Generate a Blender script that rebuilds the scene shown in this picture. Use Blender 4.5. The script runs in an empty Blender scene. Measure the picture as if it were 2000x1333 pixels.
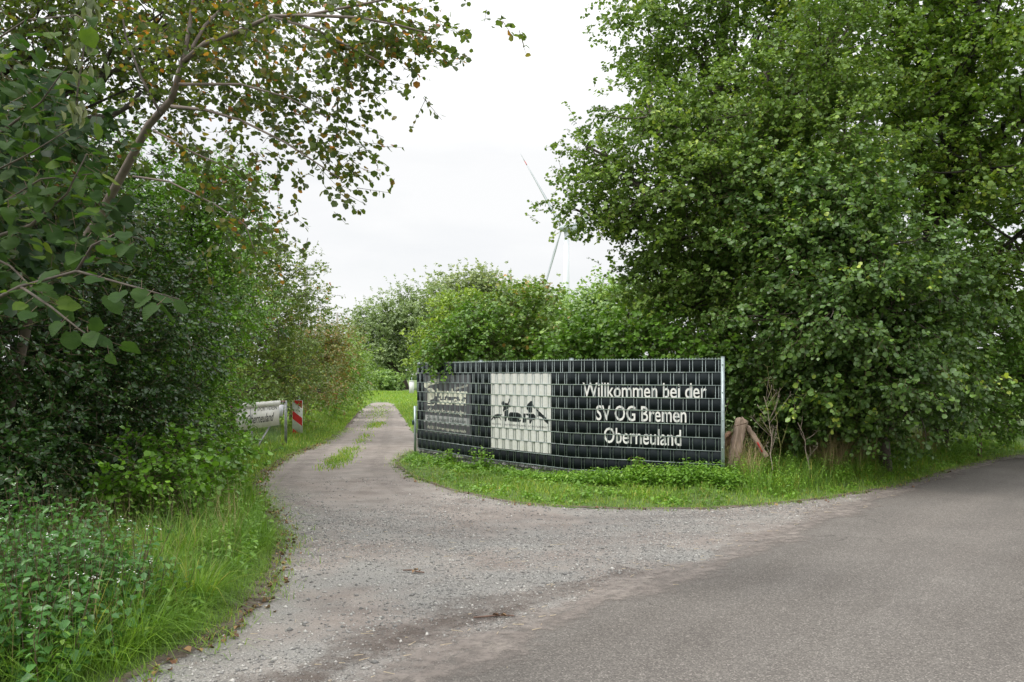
import bpy, bmesh, math, random
import numpy as np
from mathutils import Vector, Matrix

sc = bpy.context.scene
COL = sc.collection
R = math.radians

# ------------------------------------------------------------------ camera
EYE = 1.75
F = 1600.0 / 2000.0            # focal length / sensor width
HOR = 732.0
cam_d = bpy.data.cameras.new('camera')
cam_d.sensor_width = 36.0
cam_d.lens = 36.0 * F
cam_d.shift_y = (HOR - 666.5) / 2000.0
cam_d.clip_start = 0.05
cam_d.clip_end = 6000
cam = bpy.data.objects.new('camera', cam_d)
cam.location = (0, 0, EYE)
cam.rotation_euler = (R(90), 0, 0)
COL.objects.link(cam)
sc.camera = cam

# ------------------------------------------------------------------ sky and sun
SUN_EL, SUN_AZ = 50.0, -105.0      # azimuth from +Y towards +X
world = bpy.data.worlds.new('World')
sc.world = world
world.use_nodes = True
wn, wl = world.node_tree.nodes, world.node_tree.links
wn.clear()
wo = wn.new('ShaderNodeOutputWorld')
sky = wn.new('ShaderNodeTexSky')
sky.sky_type = 'NISHITA'
sky.sun_disc = False
sky.sun_elevation = R(SUN_EL)
sky.sun_rotation = R(SUN_AZ)
bg1 = wn.new('ShaderNodeBackground')
bg1.inputs['Strength'].default_value = 0.12
wl.new(sky.outputs[0], bg1.inputs[0])
tc = wn.new('ShaderNodeTexCoord')
mp = wn.new('ShaderNodeMapping')
mp.inputs['Scale'].default_value = (1.0, 1.0, 3.2)
wl.new(tc.outputs['Generated'], mp.inputs[0])
nz = wn.new('ShaderNodeTexNoise')
nz.inputs['Scale'].default_value = 2.3
nz.inputs['Detail'].default_value = 6
nz.inputs['Roughness'].default_value = 0.55
wl.new(mp.outputs[0], nz.inputs['Vector'])
cr = wn.new('ShaderNodeValToRGB')
cr.color_ramp.elements[0].position = 0.36
cr.color_ramp.elements[0].color = (0.875, 0.89, 0.91, 1)
cr.color_ramp.elements[1].position = 0.60
cr.color_ramp.elements[1].color = (0.985, 0.985, 0.985, 1)
wl.new(nz.outputs['Fac'], cr.inputs[0])
sx = wn.new('ShaderNodeSeparateXYZ')
wl.new(tc.outputs['Generated'], sx.inputs[0])
mr = wn.new('ShaderNodeMapRange')
mr.inputs['From Min'].default_value = 0.26
mr.inputs['From Max'].default_value = 1.0
mr.inputs['To Min'].default_value = 0.695
mr.inputs['To Max'].default_value = 2.1
wl.new(sx.outputs['Z'], mr.inputs[0])
bg2 = wn.new('ShaderNodeBackground')
wl.new(cr.outputs[0], bg2.inputs[0])
wl.new(mr.outputs[0], bg2.inputs[1])
mx = wn.new('ShaderNodeMixShader')
mx.inputs[0].default_value = 0.96
wl.new(bg1.outputs[0], mx.inputs[1])
wl.new(bg2.outputs[0], mx.inputs[2])
wl.new(mx.outputs[0], wo.inputs[0])

sun_d = bpy.data.lights.new('sun', 'SUN')
sun_d.energy = 1.5
sun_d.angle = R(12)
sun_d.color = (1.0, 0.96, 0.9)
sun = bpy.data.objects.new('sun', sun_d)
sd = Vector((math.sin(R(SUN_AZ)) * math.cos(R(SUN_EL)), math.cos(R(SUN_AZ)) * math.cos(R(SUN_EL)), math.sin(R(SUN_EL))))
sun.rotation_euler = sd.to_track_quat('Z', 'Y').to_euler()
COL.objects.link(sun)

sc.view_settings.view_transform = 'Standard'
sc.view_settings.look = 'None'
sc.view_settings.exposure = 0.55
sc.view_settings.gamma = 1
sc.view_settings.use_curve_mapping = False
sc.cycles.max_bounces = 7
sc.cycles.diffuse_bounces = 3
sc.cycles.glossy_bounces = 2
sc.cycles.transmission_bounces = 4

# ------------------------------------------------------------------ helpers
def W(px, py, Y):
    """point of the place seen at photo pixel (px, py) at distance Y"""
    return np.array([(px - 1000) / 1600 * Y, Y, EYE - (py - HOR) / 1600 * Y])

def G(px, py, z=0.0):
    Y = (EYE - z) * 1600 / (py - HOR)
    return np.array([(px - 1000) / 1600 * Y, Y])

def tag(o, label=None, cat=None, group=None, kind=None):
    if label: o['label'] = label
    if cat: o['category'] = cat
    if group: o['group'] = group
    if kind: o['kind'] = kind
    return o

def empty(name, loc, label=None, cat=None, group=None):
    o = bpy.data.objects.new(name, None)
    o.empty_display_size = 0.2
    o.location = tuple(float(v) for v in loc)
    COL.objects.link(o)
    return tag(o, label, cat, group)

def org(p):
    v = np.zeros(3)
    while p is not None:
        v = v + np.array(p.location)
        p = p.parent
    return v

def link(name, me, mat=None, parent=None):
    o = bpy.data.objects.new(name, me)
    if mat is not None:
        me.materials.append(mat)
    COL.objects.link(o)
    if parent is not None:
        o.parent = parent
    return o

def mesh_np(name, V, faces, mat, parent=None, smooth=False, rnd=None, world=True):
    """faces: list of (n,k) index arrays; rnd: per-face values per array"""
    V = np.asarray(V, dtype=np.float32)
    if parent is not None and world:
        V = V - org(parent).astype(np.float32)
    me = bpy.data.meshes.new(name)
    me.vertices.add(len(V))
    me.vertices.foreach_set('co', V.ravel())
    li, ls, lt = [], [], []
    off = 0
    for f in faces:
        f = np.asarray(f, dtype=np.int32)
        n, k = f.shape
        li.append(f.ravel())
        ls.append(off + np.arange(n) * k)
        lt.append(np.full(n, k))
        off += n * k
    li = np.concatenate(li); ls = np.concatenate(ls); lt = np.concatenate(lt)
    me.loops.add(len(li))
    me.loops.foreach_set('vertex_index', li.astype(np.int32))
    me.polygons.add(len(ls))
    me.polygons.foreach_set('loop_start', ls.astype(np.int32))
    if smooth:
        me.polygons.foreach_set('use_smooth', np.ones(len(ls), dtype=bool))
    me.update(calc_edges=True)
    if rnd is not None:
        a = me.attributes.new('rnd', 'FLOAT', 'FACE')
        a.data.foreach_set('value', np.concatenate([np.asarray(r, dtype=np.float32) for r in rnd]))
    return link(name, me, mat, parent)

def norm(a):
    return a / np.maximum(np.linalg.norm(a, axis=-1, keepdims=True), 1e-9)

class Bm:
    """collects boxes, tubes and prisms into one mesh"""
    def __init__(s):
        s.V = []; s.Q = []; s.T = []; s.n = 0; s.P = []
    def add(s, V, quads=(), tris=()):
        V = np.asarray(V, float)
        if len(quads): s.Q.append(np.asarray(quads) + s.n)
        if len(tris): s.T.append(np.asarray(tris) + s.n)
        s.V.append(V); s.n += len(V)
    def box(s, c, sx, sy, sz, M=None):
        v = np.array([[x, y, z] for x in (-.5, .5) for y in (-.5, .5) for z in (-.5, .5)]) * [sx, sy, sz]
        if M is not None: v = v @ np.asarray(M).T
        q = [(0, 1, 3, 2), (4, 6, 7, 5), (0, 4, 5, 1), (2, 3, 7, 6), (0, 2, 6, 4), (1, 5, 7, 3)]
        s.add(v + np.asarray(c), q)
    def tube(s, pts, rad, n=6, cap=True):
        pts = np.asarray(pts, float); m = len(pts)
        rad = np.broadcast_to(np.asarray(rad, float), (m,))
        d = np.gradient(pts, axis=0); d = norm(d)
        ref = np.array([0, 0, 1.0]) if abs(d[0, 2]) < .9 else np.array([1.0, 0, 0])
        a = norm(np.cross(d, ref)); b = np.cross(d, a)
        th = np.arange(n) * 2 * math.pi / n
        ring = (a[:, None] * np.cos(th)[None, :, None] + b[:, None] * np.sin(th)[None, :, None]) * rad[:, None, None] + pts[:, None]
        V = ring.reshape(-1, 3)
        q = []
        for i in range(m - 1):
            for j in range(n):
                k = (j + 1) % n
                q.append((i * n + j, i * n + k, (i + 1) * n + k, (i + 1) * n + j))
        t = []
        if cap:
            V = np.vstack([V, pts[0], pts[-1]])
            for j in range(n):
                k = (j + 1) % n
                t.append((m * n, k, j)); t.append((m * n + 1, (m - 1) * n + j, (m - 1) * n + k))
        s.add(V, q, t)
    def build(s, name, mat, parent=None, smooth=False):
        V = np.vstack(s.V); fs = []
        if s.Q: fs.append(np.vstack(s.Q))
        if s.T: fs.append(np.vstack(s.T))
        return mesh_np(name, V, fs, mat, parent, smooth)

# ------------------------------------------------------------------ materials
def new_mat(name):
    m = bpy.data.materials.new(name); m.use_nodes = True
    nt = m.node_tree
    b = nt.nodes['Principled BSDF']
    return m, nt, b

def nn(nt, t, **kw):
    n = nt.nodes.new(t)
    for k, v in kw.items():
        if k in n.inputs: n.inputs[k].default_value = v
        else: setattr(n, k, v)
    return n

def noise(nt, scale, detail=5, rough=0.55, coord='Object', vscale=None):
    c = nn(nt, 'ShaderNodeTexCoord')
    n = nn(nt, 'ShaderNodeTexNoise', Scale=scale, Detail=detail, Roughness=rough)
    if vscale:
        mpn = nn(nt, 'ShaderNodeMapping'); mpn.inputs['Scale'].default_value = vscale
        nt.links.new(c.outputs[coord], mpn.inputs[0]); nt.links.new(mpn.outputs[0], n.inputs['Vector'])
    else:
        nt.links.new(c.outputs[coord], n.inputs['Vector'])
    return n.outputs['Fac']

def ramp(nt, src, stops):
    r = nn(nt, 'ShaderNodeValToRGB')
    e = r.color_ramp.elements
    while len(e) > 1: e.remove(e[-1])
    e[0].position = stops[0][0]; e[0].color = (*stops[0][1], 1)
    for p, c in stops[1:]:
        x = e.new(p); x.color = (*c, 1)
    nt.links.new(src, r.inputs[0])
    return r.outputs[0]

def mix(nt, fac, a, b, mode='MIX'):
    m = nn(nt, 'ShaderNodeMix', data_type='RGBA', blend_type=mode)
    if isinstance(fac, (int, float)): m.inputs[0].default_value = fac
    else: nt.links.new(fac, m.inputs[0])
    for i, v in ((6, a), (7, b)):
        if isinstance(v, tuple): m.inputs[i].default_value = (*v, 1)
        else: nt.links.new(v, m.inputs[i])
    return m.outputs[2]

def bump(nt, b, h, strength=0.5, dist=0.01):
    n = nn(nt, 'ShaderNodeBump', Strength=strength, Distance=dist)
    nt.links.new(h, n.inputs['Height']); nt.links.new(n.outputs[0], b.inputs['Normal'])

def simple(name, col, rough=0.6, metal=0.0, var=0.15, scale=8, bstr=0.0):
    m, nt, b = new_mat(name)
    f = noise(nt, scale)
    lo = tuple(c * (1 - var) for c in col); hi = tuple(min(1, c * (1 + var)) for c in col)
    nt.links.new(ramp(nt, f, [(0.3, lo), (0.7, hi)]), b.inputs['Base Color'])
    b.inputs['Roughness'].default_value = rough
    b.inputs['Metallic'].default_value = metal
    if bstr: bump(nt, b, f, bstr)
    return m

def leaf_mat(name, cols, rough=0.42, transl=0.26, spec=0.5):
    """cols: stops by per-leaf random value"""
    m, nt, b = new_mat(name)
    at = nn(nt, 'ShaderNodeAttribute', attribute_name='rnd')
    c = ramp(nt, at.outputs['Fac'], cols)
    f = noise(nt, 1.3, 3)
    sh = ramp(nt, f, [(0.3, (0.72, 0.78, 0.72)), (0.7, (1.2, 1.15, 1.1))])
    c = mix(nt, 1.0, c, sh, 'MULTIPLY')
    geo = nn(nt, 'ShaderNodeNewGeometry')
    back = mix(nt, 0.22, c, (0.12, 0.17, 0.08))
    c2 = mix(nt, geo.outputs['Backfacing'], c, back)
    nt.links.new(c2, b.inputs['Base Color'])
    b.inputs['Roughness'].default_value = rough
    b.inputs['Specular IOR Level'].default_value = spec
    tr = nn(nt, 'ShaderNodeBsdfTranslucent')
    tcn = mix(nt, 1.0, c, (1.5, 1.55, 0.7), 'MULTIPLY')
    nt.links.new(tcn, tr.inputs[0])
    ms = nn(nt, 'ShaderNodeMixShader'); ms.inputs[0].default_value = transl
    out = nt.nodes['Material Output']
    nt.links.new(b.outputs[0], ms.inputs[1]); nt.links.new(tr.outputs[0], ms.inputs[2])
    nt.links.new(ms.outputs[0], out.inputs[0])
    return m

M = {}
M['alder'] = leaf_mat('alder_leaf', [(0, (0.093, 0.166, 0.034)), (.5, (0.156, 0.253, 0.049)), (.85, (0.230, 0.353, 0.067)), (1, (0.370, 0.466, 0.087))], rough=.5, spec=.4)
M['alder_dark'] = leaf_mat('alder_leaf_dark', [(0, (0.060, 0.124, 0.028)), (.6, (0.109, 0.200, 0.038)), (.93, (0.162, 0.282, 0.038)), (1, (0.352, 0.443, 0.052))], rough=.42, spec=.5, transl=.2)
M['oak'] = leaf_mat('yellowish_leaf', [(0, (0.100, 0.183, 0.024)), (.6, (0.168, 0.282, 0.034)), (1, (0.337, 0.400, 0.047))])
M['shrub_bright'] = leaf_mat('bright_shrub_leaf', [(0, (0.086, 0.183, 0.022)), (.7, (0.143, 0.288, 0.033)), (1, (0.272, 0.406, 0.065))])
M['elder'] = leaf_mat('yellow_elder_leaf', [(0, (0.184, 0.287, 0.033)), (.6, (0.299, 0.431, 0.055)), (1, (0.437, 0.546, 0.077))])
M['olive'] = leaf_mat('olive_leaf', [(0, (0.117, 0.220, 0.036)), (.7, (0.200, 0.320, 0.058)), (.9, (0.333, 0.320, 0.073)), (1, (0.433, 0.240, 0.058))])
M['willow'] = leaf_mat('willow_leaf', [(0, (0.182, 0.248, 0.110)), (.6, (0.264, 0.348, 0.169)), (1, (0.395, 0.480, 0.254))])
M['poplar'] = leaf_mat('pale_poplar_leaf', [(0, (0.237, 0.295, 0.155)), (.6, (0.346, 0.417, 0.235)), (1, (0.511, 0.539, 0.312))])
M['farleaf'] = leaf_mat('far_tree_leaf', [(0, (0.182, 0.298, 0.095)), (.6, (0.266, 0.404, 0.127)), (1, (0.411, 0.530, 0.169))])
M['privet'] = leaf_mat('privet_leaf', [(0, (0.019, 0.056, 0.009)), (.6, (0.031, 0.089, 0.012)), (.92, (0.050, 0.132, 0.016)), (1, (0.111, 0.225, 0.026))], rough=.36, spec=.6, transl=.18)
M['privet_light'] = leaf_mat('light_hedge_leaf', [(0, (0.083, 0.187, 0.014)), (.6, (0.138, 0.299, 0.021)), (1, (0.257, 0.487, 0.041))], rough=.4)
M['bramble'] = leaf_mat('bramble_leaf', [(0, (0.114, 0.184, 0.040)), (.65, (0.209, 0.293, 0.059)), (.9, (0.323, 0.367, 0.092)), (1, (0.417, 0.184, 0.066))])
M['red'] = leaf_mat('reddish_leaf', [(0, (0.150, 0.195, 0.052)), (.5, (0.225, 0.210, 0.065)), (1, (0.390, 0.165, 0.078))])
M['lane'] = leaf_mat('lane_hedge_leaf', [(0, (0.117, 0.212, 0.029)), (.6, (0.190, 0.310, 0.044)), (1, (0.322, 0.438, 0.077))])
M['lime'] = leaf_mat('overhanging_leaf', [(0, (0.067, 0.107, 0.025)), (.7, (0.109, 0.151, 0.032)), (.9, (0.202, 0.164, 0.036)), (1, (0.370, 0.126, 0.029))], transl=.5)
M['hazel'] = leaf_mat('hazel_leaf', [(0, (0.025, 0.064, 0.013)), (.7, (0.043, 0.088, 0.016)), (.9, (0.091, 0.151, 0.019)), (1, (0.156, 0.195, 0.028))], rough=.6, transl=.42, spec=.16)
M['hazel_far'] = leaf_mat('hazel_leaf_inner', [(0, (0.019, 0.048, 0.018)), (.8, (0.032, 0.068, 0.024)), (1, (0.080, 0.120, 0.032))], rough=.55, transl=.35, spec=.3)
def veins(m):
    nt = m.node_tree; b = nt.nodes['Principled BSDF']
    c = nn(nt, 'ShaderNodeTexCoord'); sp = nn(nt, 'ShaderNodeSeparateXYZ'); nt.links.new(c.outputs['Object'], sp.inputs[0])
    ab = nn(nt, 'ShaderNodeMath', operation='ABSOLUTE'); nt.links.new(sp.outputs['Y'], ab.inputs[0])
    su = nn(nt, 'ShaderNodeMath', operation='MULTIPLY_ADD'); nt.links.new(ab.outputs[0], su.inputs[0]); su.inputs[1].default_value = -.75; nt.links.new(sp.outputs['X'], su.inputs[2])
    fr = nn(nt, 'ShaderNodeMath', operation='MULTIPLY'); nt.links.new(su.outputs[0], fr.inputs[0]); fr.inputs[1].default_value = 50
    sn = nn(nt, 'ShaderNodeMath', operation='SINE'); nt.links.new(fr.outputs[0], sn.inputs[0])
    ad = nn(nt, 'ShaderNodeMath', operation='MULTIPLY_ADD'); nt.links.new(sn.outputs[0], ad.inputs[0]); ad.inputs[1].default_value = .5; ad.inputs[2].default_value = .5
    bump(nt, b, ad.outputs[0], .14, .01)
veins(M['hazel'])
M['withered'] = leaf_mat('withered_leaf', [(0, (.13, .17, .08)), (1, (.24, .26, .14))], transl=.3)
M['nettle'] = leaf_mat('nettle_leaf', [(0, (0.049, 0.142, 0.036)), (.7, (0.081, 0.214, 0.048)), (1, (0.130, 0.285, 0.056))])
M['weed'] = leaf_mat('weed_leaf', [(0, (0.119, 0.242, 0.026)), (.7, (0.172, 0.338, 0.040)), (1, (0.290, 0.435, 0.070))])
M['grass'] = leaf_mat('grass_blade', [(0, (0.110, 0.200, 0.026)), (.6, (0.186, 0.319, 0.037)), (.9, (0.288, 0.413, 0.053)), (1, (0.540, 0.399, 0.127))], rough=.5, transl=.35)
M['grass_tall'] = leaf_mat('tall_grass_blade', [(0, (0.092, 0.187, 0.029)), (.6, (0.155, 0.296, 0.038)), (.93, (0.255, 0.406, 0.048)), (1, (0.620, 0.468, 0.134))], rough=.5, transl=.35)
M['straw'] = leaf_mat('dry_grass', [(0, (.30, .22, .11)), (1, (.48, .38, .22))], rough=.7, transl=.15)
M['deadleaf'] = leaf_mat('dead_leaf', [(0, (.11, .05, .03)), (.6, (.2, .10, .05)), (1, (.35, .22, .1))], rough=.7, transl=.05)
M['bark'] = simple('bark', (.085, .068, .055), .85, var=.4, scale=14, bstr=.6)
M['bark_dark'] = simple('bark_dark', (.04, .034, .027), .9, var=.4, scale=12, bstr=.6)
M['bark_smooth'] = simple('bark_smooth', (.19, .15, .13), .75, var=.3, scale=9, bstr=.5)
M['twig'] = simple('twig_bark', (.12, .085, .05), .8, var=.3)
M['flower'] = simple('white_petal', (.7, .72, .65), .6, var=.08)
M['galv'] = simple('galvanised_steel', (.36, .43, .43), .42, .35, var=.22, scale=12)
M['wire'] = simple('wire_steel', (.31, .37, .36), .45, .2, var=.12)
def strip_mat():
    m, nt, b = new_mat('black_plastic_strip')
    oi = nn(nt, 'ShaderNodeObjectInfo')
    c = ramp(nt, oi.outputs['Random'], [(0, (.006, .009, .011)), (.5, (.010, .015, .0175)), (1, (.016, .022, .025))])
    c = mix(nt, ramp(nt, noise(nt, 4.5, 7, .7), [(.55, (0, 0, 0)), (.8, (.5, .5, .5))]), c, (.035, .04, .034))
    nt.links.new(c, b.inputs['Base Color']); b.inputs['Roughness'].default_value = .7; b.inputs['Specular IOR Level'].default_value = .14
    return m
M['strip'] = strip_mat()
M['white_print'] = None
M['greyprint'] = simple('grey_banner_print', (.075, .075, .085), .5, var=.12)
M['ink'] = simple('dark_print', (.012, .018, .02), .5)
M['ink_worn'] = simple('worn_black_paint', (.035, .033, .03), .8, var=.5, scale=30)
M['letter'] = simple('pale_lettering', (.80, .79, .76), .5, var=.06, scale=4)
M['letter_dim'] = simple('faded_lettering', (.78, .78, .64), .5, var=.15, scale=6)
M['greyband'] = simple('pale_grey_band', (.36, .37, .37), .5, var=.1)
M['sign_red'] = simple('reflective_red', (.65, .03, .035), .4, var=.12)
M['sign_white'] = simple('reflective_white', (.74, .75, .72), .4, var=.12, scale=14)
M['pipe'] = simple('grey_pipe', (.23, .24, .23), .5, .3, var=.3, scale=15)
M['rust'] = simple('rusty_pipe', (.18, .11, .08), .75, .1, var=.4, scale=20)
M['green_mesh'] = simple('green_coated_wire', (.03, .07, .055), .5)
M['green_metal'] = simple('dark_green_sheet', (.025, .07, .06), .5, var=.2, scale=2)
M['paper'] = simple('laminated_paper', (.66, .66, .72), .3, var=.08)
M['cabinet'] = simple('white_cabinet_paint', (.72, .72, .70), .5, var=.06)
M['turbine'] = simple('turbine_paint', (.42, .46, .48), .45, var=.03, scale=.1)
M['tower'] = simple('tower_paint', (.66, .69, .72), .45, var=.03, scale=.1)
M['turbine_red'] = simple('turbine_red', (.5, .06, .05), .45, var=.05)
M['concrete'] = simple('concrete_pole', (.34, .33, .31), .8, var=.1)
M['stone_gab'] = None

def white_print():
    m, nt, b = new_mat('white_banner_print')
    f = noise(nt, 3.2, 7, .65); f2 = noise(nt, 24, 4, .7)
    c = ramp(nt, f, [(.35, (.66, .67, .62)), (.6, (.73, .74, .715)), (.75, (.58, .59, .50))])
    c = mix(nt, .35, c, ramp(nt, f2, [(.35, (.5, .49, .38)), (.55, (.7, .7, .68))]), 'MIX')
    nt.links.new(c, b.inputs['Base Color']); b.inputs['Roughness'].default_value = .55
    return m
M['white_print'] = white_print()

def board_paint():
    m, nt, b = new_mat('weathered_white_board_paint')
    f = noise(nt, 5, 8, .7, vscale=(1, 1, .35)); f2 = noise(nt, 40, 5, .7)
    c = ramp(nt, f, [(.28, (.22, .19, .15)), (.40, (.66, .64, .59)), (.7, (.78, .77, .73))])
    c = mix(nt, ramp(nt, f2, [(.55, (0, 0, 0)), (.72, (.6, .6, .6))]), c, (.24, .24, .18))
    nt.links.new(c, b.inputs['Base Color']); b.inputs['Roughness'].default_value = .8
    bump(nt, b, f2, .3, .004)
    return m
M['board'] = board_paint()

def old_wood(name, cols, vs):
    m, nt, b = new_mat(name)
    f = noise(nt, 2.6, 9, .72, vscale=vs); f2 = noise(nt, 3, 4)
    c = ramp(nt, f, [(.3, cols[0]), (.5, cols[1]), (.7, cols[2])])
    c = mix(nt, .35, c, ramp(nt, f2, [(.3, cols[0]), (.7, cols[2])]))
    nt.links.new(c, b.inputs['Base Color']); b.inputs['Roughness'].default_value = .85
    bump(nt, b, f, .9, .02)
    return m
M['wood_old'] = old_wood('weathered_timber', [(.14, .09, .065), (.46, .33, .25), (.70, .55, .44)], (9, 9, .8))
M['wood_cut'] = old_wood('split_log', [(.12, .06, .04), (.28, .16, .10), (.42, .27, .18)], (2, 9, 9))

def stone_mat():
    m, nt, b = new_mat('grey_gabion_stone')
    f = noise(nt, 14, 8, .65)
    oi = nn(nt, 'ShaderNodeObjectInfo')
    c = ramp(nt, f, [(.3, (.16, .15, .16)), (.7, (.33, .31, .32))])
    c = mix(nt, .5, c, ramp(nt, oi.outputs['Random'], [(0, (.13, .12, .13)), (.5, (.24, .22, .23)), (1, (.42, .40, .40))]))
    nt.links.new(c, b.inputs['Base Color']); b.inputs['Roughness'].default_value = .85
    bump(nt, b, f, .6, .01)
    return m
M['stone_gab'] = stone_mat()

def gravel_mat():
    m, nt, b = new_mat('compacted_gravel')
    big = noise(nt, .55, 5, .6); mid = noise(nt, 2.6, 6, .65)
    fine = noise(nt, 55, 6, .8); speck = noise(nt, 75, 4, .85)
    dirt = ramp(nt, mid, [(.3, (.19, .155, .135)), (.5, (.27, .23, .205)), (.7, (.34, .30, .268))])
    grv = ramp(nt, speck, [(.3, (.08, .082, .078)), (.5, (.255, .25, .235)), (.7, (.50, .485, .45))])
    fac = ramp(nt, big, [(.40, (0, 0, 0)), (.56, (1, 1, 1))])
    # grey crushed stone lies on the near junction, earth shows on the lane beyond
    c = nn(nt, 'ShaderNodeTexCoord'); s = nn(nt, 'ShaderNodeSeparateXYZ'); nt.links.new(c.outputs['Object'], s.inputs[0])
    mrr = nn(nt, 'ShaderNodeMapRange'); mrr.inputs[1].default_value = 13; mrr.inputs[2].default_value = 8.5
    mrr.inputs[3].default_value = .12; mrr.inputs[4].default_value = 1.0
    nt.links.new(s.outputs['Y'], mrr.inputs[0])
    mf = nn(nt, 'ShaderNodeMath', operation='MULTIPLY'); nt.links.new(fac, mf.inputs[0]); nt.links.new(mrr.outputs[0], mf.inputs[1])
    mf2 = nn(nt, 'ShaderNodeMath', operation='MULTIPLY_ADD', use_clamp=True); nt.links.new(mf.outputs[0], mf2.inputs[0]); mf2.inputs[1].default_value = .75; mf2.inputs[2].default_value = .18
    col = mix(nt, mf2.outputs[0], dirt, grv)
    sp = ramp(nt, fine, [(.30, (.55, .54, .53)), (.5, (1, 1, 1)), (.72, (1.28, 1.27, 1.25))])
    col = mix(nt, .9, col, sp, 'MULTIPLY')
    # dark damp dirt and wheel-swept streaks curving through the junction
    st = noise(nt, 1.4, 6, .6, vscale=(.7, 1.5, 1))
    col = mix(nt, .4, col, ramp(nt, st, [(.36, (.72, .68, .66)), (.5, (1, 1, 1)), (.66, (1.12, 1.09, 1.05))]), 'MULTIPLY')
    nt.links.new(col, b.inputs['Base Color']); b.inputs['Roughness'].default_value = .95
    b.inputs['Specular IOR Level'].default_value = .15
    h = mix(nt, .5, speck, fine)
    bump(nt, b, h, .8, .012)
    return m
M['gravel'] = gravel_mat()

def asphalt_mat():
    m, nt, b = new_mat('worn_asphalt')
    c = nn(nt, 'ShaderNodeTexCoord')
    vo = nn(nt, 'ShaderNodeTexVoronoi', Scale=120.0); nt.links.new(c.outputs['Object'], vo.inputs['Vector'])
    sp = nn(nt, 'ShaderNodeSeparateColor'); nt.links.new(vo.outputs['Color'], sp.inputs[0])
    agg = ramp(nt, sp.outputs[0], [(0, (.098, .090, .083)), (.55, (.144, .134, .122)), (.9, (.195, .181, .164)), (1, (.29, .27, .245))])
    big = noise(nt, .7, 6, .6)
    fine = noise(nt, 60, 5, .8)
    col = mix(nt, .9, agg, ramp(nt, big, [(.3, (.84, .82, .81)), (.7, (1.1, 1.09, 1.08))]), 'MULTIPLY')
    col = mix(nt, .9, col, ramp(nt, fine, [(.3, (.74, .74, .74)), (.55, (1, 1, 1)), (.75, (1.15, 1.12, 1.12))]), 'MULTIPLY')
    dk = noise(nt, 9, 5, .7)
    col = mix(nt, ramp(nt, dk, [(.62, (0, 0, 0)), (.78, (.5, .5, .5))]), col, (.06, .055, .055))
    # wheel-polished lengthways bands, a darker repair and fine cracks
    mpn = nn(nt, 'ShaderNodeMapping', vector_type='TEXTURE'); mpn.inputs['Rotation'].default_value = (0, 0, R(49)); mpn.inputs['Scale'].default_value = (9, .9, 1)
    nt.links.new(c.outputs['Object'], mpn.inputs[0])
    bn = nn(nt, 'ShaderNodeTexNoise', Scale=1.1, Detail=4.0, Roughness=.5); nt.links.new(mpn.outputs[0], bn.inputs['Vector'])
    col = mix(nt, .8, col, ramp(nt, bn.outputs['Fac'], [(.35, (.86, .85, .84)), (.5, (1, 1, 1)), (.65, (1.12, 1.11, 1.1))]), 'MULTIPLY')
    wob = nn(nt, 'ShaderNodeTexNoise', Scale=2.2, Detail=6.0); nt.links.new(c.outputs['Object'], wob.inputs['Vector'])
    wv = nn(nt, 'ShaderNodeVectorMath', operation='SCALE'); nt.links.new(wob.outputs['Color'], wv.inputs[0]); wv.inputs['Scale'].default_value = .9
    wa = nn(nt, 'ShaderNodeVectorMath', operation='ADD'); nt.links.new(c.outputs['Object'], wa.inputs[0]); nt.links.new(wv.outputs[0], wa.inputs[1])
    ck = nn(nt, 'ShaderNodeTexVoronoi', feature='DISTANCE_TO_EDGE', Scale=.42); nt.links.new(wa.outputs[0], ck.inputs['Vector'])
    cm = nn(nt, 'ShaderNodeMath', operation='MULTIPLY'); nt.links.new(ramp(nt, ck.outputs['Distance'], [(0, (1, 1, 1)), (.007, (0, 0, 0))]), cm.inputs[0])
    nt.links.new(ramp(nt, noise(nt, .45, 3), [(.5, (0, 0, 0)), (.6, (.75, .75, .75))]), cm.inputs[1])
    col = mix(nt, cm.outputs[0], col, (.045, .04, .037))
    nt.links.new(col, b.inputs['Base Color'])
    b.inputs['Roughness'].default_value = .9; b.inputs['Specular IOR Level'].default_value = .2
    h = mix(nt, .5, vo.outputs['Distance'], fine)
    bump(nt, b, h, .55, .008)
    return m
M['asphalt'] = asphalt_mat()

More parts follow.
